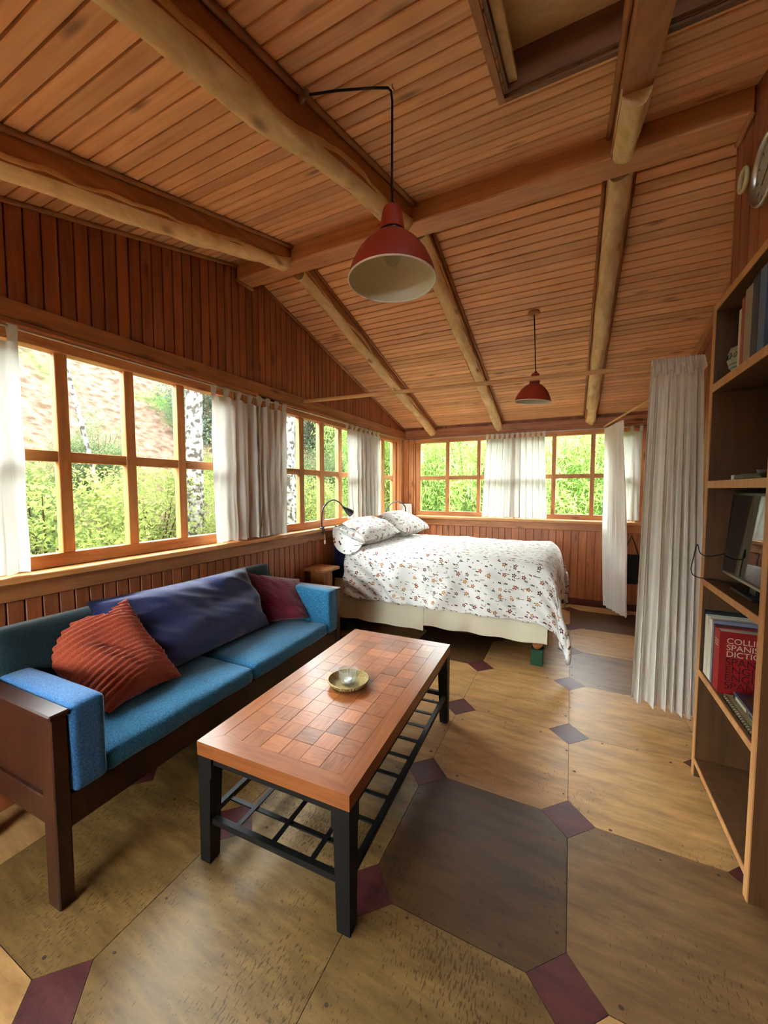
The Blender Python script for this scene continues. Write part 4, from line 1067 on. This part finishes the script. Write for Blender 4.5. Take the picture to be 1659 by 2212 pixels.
curtain('white tab curtain hanging in the middle of the back windows', (-1.075, 5.475), (-.33, 5.475), 1.112, 2.20, (0, -1), 10, .02, 5, 12, nrod=2.245, spread=(-.05, .045))
curtain('short white curtain in the far right corner of the back windows', (.52, 5.475), (.74, 5.475), 1.12, 2.20, (0, -1), 2, .018, 6, 3, nrod=2.245)
# floor-length curtains
def long_curtain(label, P0, P1, ztop0, ztop1, z0a, z0b, nrm, folds, amp, seed, bot0, bot1, frill):
    """gathered heading on a pole; top edge P0-P1, bottom edge bot0-bot1"""
    base = Vector(((P0[0] + P1[0]) / 2, (P0[1] + P1[1]) / 2, min(z0a, z0b))); n = folds * 26; m = 60; V = []; F = []
    nv = Vector((nrm[0], nrm[1], 0)).normalized(); t_obj = thing('curtain', label, 'curtain', tuple(base))
    for i in range(n + 1):
        s = i / n
        for j in range(m + 1):
            t = j / m; e = t ** .8
            x = (P0[0] + (P1[0] - P0[0]) * s) * (1 - e) + (bot0[0] + (bot1[0] - bot0[0]) * s) * e
            y = (P0[1] + (P1[1] - P0[1]) * s) * (1 - e) + (bot0[1] + (bot1[1] - bot0[1]) * s) * e
            zt = ztop0 + (ztop1 - ztop0) * s; zb = z0a + (z0b - z0a) * s
            z = zt + (zb - zt) * t
            ns = mnoise.noise(Vector((s * 5 + seed * 2.7, t * 1.1, seed)))
            k = min(1, t / .06)
            sw = s + .05 * math.sin(s * 7.0 + seed) + .03 * mnoise.noise(Vector((s * 3, seed * 5, t * .6)))
            wv_ = math.sin(2 * math.pi * folds * sw + .9 * ns)
            dep = .55 + .75 * abs(mnoise.noise(Vector((s * folds * .9, seed * 1.7, t * .9))))
            off = amp * (.30 + .70 * min(1, t * 1.6)) * k * (dep * wv_ + .22 * math.sin(2 * math.pi * folds * 2.6 * sw + seed + 2 * t)) + .02 * ns * t
            if t < .10: off += (.009 * math.sin(s * folds * 2 * math.pi * 2.3 + seed) + .005 * math.sin(s * 131)) * (1 - t / .1)
            V.append((x + nv.x * off - base.x, y + nv.y * off - base.y, z - base.z))
    for i in range(n):
        for j in range(m): F.append((i*(m+1) + j, (i+1)*(m+1) + j, (i+1)*(m+1) + j + 1, i*(m+1) + j + 1))
    obj('cloth', mesh('cloth', V, F, M_cur2, True), t_obj)
    if frill:
        V = []; F = []; mm = 8
        for i in range(n + 1):
            s = i / n; x = P0[0] + (P1[0] - P0[0]) * s; y = P0[1] + (P1[1] - P0[1]) * s; zt = ztop0 + (ztop1 - ztop0) * s
            for j in range(mm):
                t = j / (mm - 1)
                off = .022 + t * (.045 + .026 * math.sin(2 * math.pi * folds * s * 1.15 + seed) + .012 * math.sin(s * 47)) + .008 * (1 - t) * math.sin(s * 120)
                V.append((x + nv.x * off - base.x, y + nv.y * off - base.y, zt + .01 - t * (frill + .02 * math.sin(s * 29)) - base.z))
        for i in range(n):
            for j in range(mm - 1): F.append((i*mm + j, (i+1)*mm + j, (i+1)*mm + j + 1, i*mm + j + 1))
        obj('frilled_heading', mesh('frilled_heading', V, F, M_cur2, True), t_obj)
long_curtain('tall gathered white curtain hanging from the long pole beside the bookcase', (.435, 3.0), (.70, 3.0), 2.305, 2.30, .10, .045, (0, -1), 7, .055, 1, (.39, 2.98), (.75, 2.99), .10)
long_curtain('narrow white floor-length curtain gathered beside the bed foot', (.345, 5.40), (.47, 4.85), 2.225, 2.235, .08, .08, (-1, .2), 5, .034, 2, (.40, 5.36), (.585, 4.92), 0)

# dark bag hanging behind the curtains
V, F = soft(-.10, .10, -.055, .055, 0, .36, .05, 10, (.01, .02, 0), .012, 3)
bag = thing('shoulder_bag', 'dark blue-black bag hanging on the back wall behind the curtains', 'bag', (.665, 5.43, .36))
obj('bag_body', mesh('bag_body', V, F, plain('dark_canvas', '#14141c', .8), True), bag)
g = G(); g.tube([(-.08, 0, .33), (-.03, .02, .50), (.0, .035, .58), (.03, .02, .50), (.08, 0, .33)], .008, 6); obj('strap', g.me('strap', M_blackp, True), bag)

# ================================================================== PENDANT LAMPS
M_bulb = glass_pane('clear_bulb_glass', 1.4, .08)
M_lin = plain('dimmed_enamel_lining', '#cdcbae', .4)  # white lining dimmed and greened, light inside the shade put into the colour
def pendant(label, x, y, zrim, ztop_anchor, tilt, cord_pts, rad=.160, h=.275):
    t = thing('pendant_lamp', label, 'lamp', (x, y, zrim), (tilt[0], tilt[1], 0))
    k = rad / .16
    prof = [(.160, 0), (.1585, .012), (.148, .045), (.128, .085), (.103, .118), (.076, .143), (.052, .158), (.045, .165)]
    out = [(r * k, z * k) for r, z in prof]; inn = [((r - .003) * k, z * k) for r, z in prof]
    g = G(); g.lathe(out, 56); sh = obj('shade', g.me('shade', M_red, True), t)
    g = G(); g.lathe(inn + [(0, .16 * k)], 56); obj('shade_lining', g.me('shade_lining', M_lin, True), sh)
    g = G(); g.add(*tube([(.1595 * k * math.cos(a), .1595 * k * math.sin(a), 0) for a in np.linspace(0, 2 * math.pi, 57)], .0032, 8, False)); obj('rim', g.me('rim', M_white, True), sh)
    g = G(); g.lathe([(.043 * k, .160 * k), (.043 * k, .172 * k)], 32); obj('neck_gap', g.me('neck_gap', M_blackp, True), t)
    g = G(); g.lathe([(.047 * k, .172 * k), (.046 * k, .178 * k), (.036 * k, .240 * k), (.032 * k, .252 * k), (.022 * k, .258 * k), (0, .259 * k)], 40); g.lathe([(.047 * k, .172 * k), (0, .172 * k)], 40); obj('cap', g.me('cap', M_red, True), t)
    g = G(); g.lathe([(.012, .255 * k), (.010, .272 * k), (.004, .275 * k)], 14); obj('cord_grip', g.me('cord_grip', M_blackp, True), t)
    g = G(); g.lathe([(0, .055), (.018, .06), (.029, .08), (.03, .095), (.022, .118), (.014, .135), (.014, .16)], 20); obj('bulb', g.me('bulb', M_bulb, True), t)
    from mathutils import Euler
    g = G(); inv = Euler((tilt[0], tilt[1], 0)).to_matrix().inverted()
    g.tube([inv @ (Vector(p) - Vector((x, y, zrim))) for p in cord_pts], .0042, 8); c_ = obj('cord', g.me('cord', M_cord, True), t)
    c_.rotation_euler = (0, 0, 0)
    return t
px, py = -.612, 1.328; zr = 2.262
pendant('red pendant lamp hanging in front near the ridge beam', px, py, zr, 2.94, (0, 0), [(px, py, zr + .27), (px - .001, py, 2.6), (px, py, 2.88), (px - .003, py - .004, 2.915), (px - .012, py - .01, 2.924), (px - .06, py - .04, 2.918), (px - .16, py - .105, 2.895), (-.872, 1.166, 2.872)])
pendant('smaller-looking red pendant lamp hanging over the bed', -.31, 3.457, 2.222, 2.94, (R(3), R(5)), [(-.290, 3.445, 2.462), (-.296, 3.448, 2.6), (-.312, 3.456, 2.93)], .142)
hk = thing('cord_hook', 'small hook in the ceiling holding the lamp cord', 'hook', (px, py, ceil_z(py) - .002))
g = G(); g.tube([(0, 0, 0), (0, 0, -.012), (.008, 0, -.022), (0, 0, -.032), (-.008, 0, -.026)], .0025, 6); obj('hook_wire', g.me('hook_wire', M_steel, True), hk)
an = thing('cord_insulator', 'small ceramic knob on the rafter where the lamp cord is tied', 'knob', (-.874, 1.166, 2.872), (0, R(90), 0))
g = G(); g.lathe([(0, -.028), (.014, -.028), (.016, -.012), (.009, -.004), (.009, .004), (.016, .010), (.013, .016), (0, .016)], 20); obj('knob_body', g.me('knob_body', plain('brown_ceramic', '#8b6b45', .4), True), an)
ro = thing('ceiling_rose', 'small round wooden ceiling rose above the bed lamp', 'ceiling rose', (-.314, 3.457, 2.940), (aB, 0, 0))
g = G(); g.lathe([(0, -.016), (.02, -.016), (.042, -.008), (.045, .0), (0, .0)], 28); obj('rose_body', g.me('rose_body', W_trimx, True), ro)

# ================================================================== BOOKCASE
bc = thing('bookcase', 'tall open wooden bookcase built into the right wall', 'bookcase', (.61, 1.757, 0))
D_, H_ = .33, 2.40; W_ = .725
for (y0, y1) in ((0, .036), (W_ - .034, W_)):
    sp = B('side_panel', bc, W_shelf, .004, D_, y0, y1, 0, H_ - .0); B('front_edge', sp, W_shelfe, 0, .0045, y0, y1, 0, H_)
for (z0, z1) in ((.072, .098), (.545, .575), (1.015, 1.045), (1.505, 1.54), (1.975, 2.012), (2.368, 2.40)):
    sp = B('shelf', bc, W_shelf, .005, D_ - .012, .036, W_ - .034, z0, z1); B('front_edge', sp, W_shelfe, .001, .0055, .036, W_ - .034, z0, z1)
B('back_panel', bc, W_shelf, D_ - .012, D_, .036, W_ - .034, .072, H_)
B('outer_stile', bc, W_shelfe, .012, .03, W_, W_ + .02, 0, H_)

bx0, by0 = .61, 1.757
def lines_book(label, name, y0, y1, z0, h, d, mat, x0=.012, pages=True, tilt=0, cat='book', group=None):
    """upright book: spine toward the room (-x), thickness along y"""
    t = thing(name, label, cat, (bx0 + x0, by0 + (y0 + y1) / 2, z0 + .0005), (tilt, 0, 0), group)
    w = (y1 - y0) / 2
    g = G(); g.box(0, .006, -w, w, 0, h, c=.0015); g.box(.003, d, -w, -w + .003, 0, h); g.box(.003, d, w - .003, w, 0, h); obj('cover', g.me('cover', mat), t)
    if pages: B('pages', t, M_paperw, .007, d - .006, -w + .0035, w - .0035, .004, h - .005)
    return t
def text(parent, s, size, loc, rot, mat, ext=.0004):
    cu = bpy.data.curves.new('lettering', 'FONT'); cu.body = s; cu.size = size; cu.extrude = ext
    tmp = bpy.data.objects.new('tmp', cu); COL.objects.link(tmp); dg = bpy.context.evaluated_depsgraph_get()
    me = bpy.data.meshes.new_from_object(tmp.evaluated_get(dg)); bpy.data.objects.remove(tmp)
    me.materials.clear(); me.materials.append(mat); o = obj('lettering', me, parent, loc, rot); return o
Z4 = .575; Z6 = 2.012; Z5 = 1.54; Z3 = 1.045
c_ = lambda n, h, r=.6: plain(n, h, r)
lines_book('dark slim folder standing at the far end of the dictionary shelf', 'folder', .662, .688, Z4, .315, .25, c_('black_card', '#15161a'))
lines_book('tall white ring folder beside the dark folder', 'folder', .628, .660, Z4, .300, .25, c_('white_card', '#cfcabb'))
lines_book('cream paperback between the white folder and the lettered white book', 'book', .596, .626, Z4, .262, .22, c_('cream_card', '#c9c0a8'))
lines_book('white book with a column of small print on its spine', 'book', .560, .594, Z4, .300, .24, c_('ivory_card', '#d6cfb8'))
lines_book('slim grey-blue book on the dictionary shelf', 'book', .536, .558, Z4, .305, .23, c_('bluegrey_card', '#7b7f95'))
lines_book('slim dark red book left of the red dictionary', 'book', .512, .534, Z4, .290, .22, c_('wine_card', '#4e2227'))
dct = lines_book('thick red dictionary with raised lettering on its cover', 'book', .440, .510, Z4, .285, .20, c_('red_cloth_cover', '#951215', .5), x0=.01)
M_let = plain('cream_lettering', '#d9c3a5', .5); M_letd = plain('dark_lettering', '#3a0508', .5)
for i, s in enumerate(('COLLINS', 'SPANISH', 'DICTIONARY')): text(dct, s, .036, (.024, -.0355, .285 - .052 - .030 * i), (R(90), 0, 0), M_let)
for i, s in enumerate(('SPANISH', 'ENGLISH', 'ENGLISH', 'SPANISH')): text(dct, s, .045, (.022, -.0355, .285 - .150 - .036 * i), (R(90), 0, 0), M_letd)
for i in range(3): B('spine_line', dct, M_let, -.0004, .0002, -.022, .022, .235 - .012 * i, .239 - .012 * i)
# spiral notebook and blue book lying in front
nb = thing('spiral_notebook', 'brown spiral-bound notebook lying flat before the dictionary', 'notebook', (bx0 + .012, by0 + .07, Z4 + .001))
B('notebook_cover', nb, c_('kraft_card', '#8b7a56', .8), .010, .22, 0, .33, .0, .016, c=.001)
sp_pts = []
for k in range(17):
    yy = .012 + k * .0185
    g = G(); g.add(*tube([(.010 + .010 * math.cos(a), yy + .003 * a / 6.28, .010 + .0095 * math.sin(a)) for a in np.linspace(0, 2 * math.pi, 15)], .0015, 5)); obj('wire_loop', g.me('wire_loop', M_blackp, True), nb)
bb_ = thing('hardback_book', 'dark blue hardback lying on the spiral notebook', 'book', (bx0 + .045, by0 + .08, Z4 + .0175))
B('cover', bb_, c_('navy_glossy_cover', '#1e2b40', .3), 0, .17, 0, .29, 0, .030, c=.002); B('pages', bb_, M_paperw, .006, .168, -.0005, .2895, .004, .026)
B('spine_print', bb_, c_('pale_spine_print', '#c9bd98'), -.0006, .0, .15, .26, .008, .022); B('spine_panel', bb_, c_('pale_spine_print2', '#b9ad88'), -.0006, 0, .03, .13, .005, .025); B('spine_panel_field', bb_, c_('navy_field', '#1e2b40'), -.001, -.0004, .035, .125, .0075, .0225)
B('cover_photo', bb_, c_('cover_photo', '#453628', .3), .02, .16, .03, .25, .0301, .0306)
# top shelf: bowl and books
bw = thing('bowl', 'green-grey painted pottery bowl on the top shelf', 'bowl', (bx0 + .10, by0 + .54, Z6 + .001))
m_, N, L, b_ = new_mat('banded_pottery'); tc = N.new('ShaderNodeTexCoord'); sx_ = N.new('ShaderNodeSeparateXYZ'); L.new(tc.outputs['Object'], sx_.inputs[0])
wv = N.new('ShaderNodeMath'); wv.operation = 'MULTIPLY'; wv.inputs[1].default_value = 420; L.new(sx_.outputs[2], wv.inputs[0]); sn = N.new('ShaderNodeMath'); sn.operation = 'SINE'; L.new(wv.outputs[0], sn.inputs[0])
lt = N.new('ShaderNodeMath'); lt.operation = 'LESS_THAN'; lt.inputs[1].default_value = .055; L.new(sx_.outputs[2], lt.inputs[0]); mu = N.new('ShaderNodeMath'); mu.operation = 'MULTIPLY'; L.new(sn.outputs[0], mu.inputs[0]); L.new(lt.outputs[0], mu.inputs[1])
rp = N.new('ShaderNodeValToRGB'); rp.color_ramp.elements[0].position = .2; rp.color_ramp.elements[1].position = .6; rp.color_ramp.elements[0].color = lin('#8d9479'); rp.color_ramp.elements[1].color = lin('#39402f'); L.new(mu.outputs[0], rp.inputs[0]); L.new(rp.outputs[0], b_.inputs['Base Color']); b_.inputs['Roughness'].default_value = .35
g = G(); g.lathe([(0, 0), (.04, 0), (.052, .008), (.078, .04), (.086, .07), (.084, .10), (.076, .122), (.070, .126), (.068, .12), (.078, .09), (.076, .06), (.05, .02), (0, .014)], 48); obj('bowl_body', g.me('bowl_body', m_, True), bw)
g = G(); g.lathe([(.0765, .121), (.077, .126), (.070, .1275)], 48); obj('rim', g.me('rim', c_('brown_rim', '#4a2a1c'), True), bw)
g = G()
for k in range(22):
    a0_ = 2 * math.pi * k / 22; rr_ = .0865
    pts = [((rr_ + .0002) * math.cos(a0_ + .09 * math.sin(u * 3.1 + k)), (rr_ + .0002) * math.sin(a0_ + .09 * math.sin(u * 3.1 + k)), .082 + .012 * math.cos(u * (2 + k % 3)) ) for u in np.linspace(0, 3.4, 9)]
    g.tube(pts, .0013, 4)
obj('brush_marks', g.me('brush_marks', c_('black_brush', '#20221a')), bw)
lines_book('slim cream and green book next to the pottery bowl', 'book', .395, .420, Z6, .245, .16, c_('cream_card2', '#bdb597'))
lines_book('slim brick-red book on the top shelf', 'book', .362, .393, Z6, .28, .16, c_('brick_card', '#8d3a2c'))
lines_book('thick grey and tan book on the top shelf', 'book', .290, .358, Z6, .30, .17, c_('grey_tan_card', '#8c7d68'))
lines_book('dark navy book on the top shelf', 'book', .225, .286, Z6, .31, .17, c_('navy_card', '#22263a'))
lines_book('blue-grey tall book on the top shelf by the near side panel', 'book', .165, .222, Z6, .315, .17, c_('steel_card', '#4f6078'))
# things on the middle shelf
rm = thing('remote_control', 'black remote control on the pale middle shelf', 'remote', (bx0 + .06, by0 + .33, Z5 + .001), (0, 0, R(12)))
B('remote_body', rm, M_blackp, -.022, .022, -.09, .09, 0, .02, c=.004); 
for k in range(5): B('button', rm, M_steel, -.012, .012, -.07 + k * .03, -.058 + k * .03, .0201, .022)
db = thing('dice', 'tiny white cube on the middle shelf', 'dice', (bx0 + .05, by0 + .50, Z5 + .001)); B('dice_body', db, M_white, -.011, .011, -.011, .011, 0, .022, c=.002); B('pip', db, M_blackp, -.004, .004, -.0115, -.0110, .007, .015)
tr = thing('tray', 'black shallow tray holding crumpled paper on the middle shelf', 'tray', (bx0 + .09, by0 + .15, Z5 + .001))
g = G(); g.lathe([(0, .0), (.06, 0), (.075, .02), (.078, .032), (.074, .032), (.07, .02), (.056, .006), (0, .006)], 32); obj('tray_body', g.me('tray_body', M_blackp, True), tr)
pp = thing('paper_tissue', 'crumpled pale paper in the black tray on the middle shelf', 'paper', (bx0 + .09, by0 + .15, Z5 + .009))
V, F = soft(-.045, .045, -.045, .045, .014, .075, .02, 8, (0, 0, .01), .026, 4); obj('paper_sheet', mesh('paper_sheet', V, F, M_paperw), pp)
# monitor
tv = thing('television', 'flat black television standing on the bookcase shelf', 'television', (bx0 + .075, by0 + .36, Z3 + .001), (0, R(4), R(0)))
M_scr = plain('glossy_screen', '#040405', .03, 0, .9)
B('stand', tv, M_blackp, -.03, .10, -.12, .12, 0, .012, c=.003); B('neck', tv, M_blackp, .01, .03, -.03, .03, .012, .08)
tvb = B('casing', tv, M_blackp, -.012, .03, -.30, .30, .045, .44, c=.004); B('screen', tv, M_scr, -.014, -.0121, -.285, .285, .068, .425)
B('bezel_strip', tv, M_steel, -.0145, -.0121, -.285, .285, .048, .058)
cb = obj('power_cable', None)
bpy.data.objects.remove(cb)
g = G(); cpts = [(.13, .674, .16), (.03, .680, .12), (-.014, .682, .13), (-.022, .715, .17), (-.03, .735, .10), (-.035, .745, .03), (-.02, .70, .005), (.06, .66, .006), (.13, .62, .006)]
bz = Vector((bx0, by0, Z3))
PP = [Vector(p) for p in cpts]; dense = []
for i in range(len(PP) - 1):
    p0 = PP[max(i - 1, 0)]; p1 = PP[i]; p2 = PP[i + 1]; p3 = PP[min(i + 2, len(PP) - 1)]
    for k in range(8):
        u = k / 8; dense.append(.5 * ((2 * p1) + (p2 - p0) * u + (2*p0 - 5*p1 + 4*p2 - p3) * u*u + (3*p1 - p0 - 3*p2 + p3) * u**3))
dense.append(PP[-1]); g.tube(dense, .0026, 6)
tag(obj('power_cable', g.me('power_cable', M_cord, True), None, bz), 'thin black power cable looping out of the bookcase beside the television', 'cable')

# clock and ring on the bulkhead
ck = thing('wall_clock', 'round silver-rimmed wall clock high on the right wall', 'clock', (.661, 2.08, 2.755), (0, R(-90), 0))
g = G(); g.lathe([(0, .002), (.118, .002)], 56); obj('dial', g.me('dial', c_('clock_dial', '#b5b0a2', .4)), ck)
g = G(); g.lathe([(.116, .0), (.124, .0), (.128, .012), (.124, .022), (.116, .018), (.114, .004)], 56); obj('clock_rim', g.me('clock_rim', M_steel, True), ck)
for k in range(12):
    a = 2 * math.pi * k / 12; g = G(); g.box(.088, .106, -.002, .002, .0025, .0035); g.v = [(v[0] * math.cos(a) - v[1] * math.sin(a), v[0] * math.sin(a) + v[1] * math.cos(a), v[2]) for v in g.v]; obj('hour_mark', g.me('hour_mark', M_blackp), ck)
for (ln, a) in ((.06, 2.2), (.09, -.6)):
    g = G(); g.box(-.01, ln, -.003, .003, .005, .006); g.v = [(v[0] * math.cos(a) - v[1] * math.sin(a), v[0] * math.sin(a) + v[1] * math.cos(a), v[2]) for v in g.v]; obj('hand', g.me('hand', M_blackp), ck)
rg = thing('wall_ring', 'small pale ring ornament hanging beside the wall clock', 'ring', (.652, 2.318, 2.872), (0, R(-90), 0))
g = G(); g.add(*tube([(.043 * math.cos(a), .043 * math.sin(a), 0) for a in np.linspace(0, 2 * math.pi, 33)], .0095, 8, False)); obj('ring_body', g.me('ring_body', c_('pale_ring', '#cfc69a', .6), True), rg)
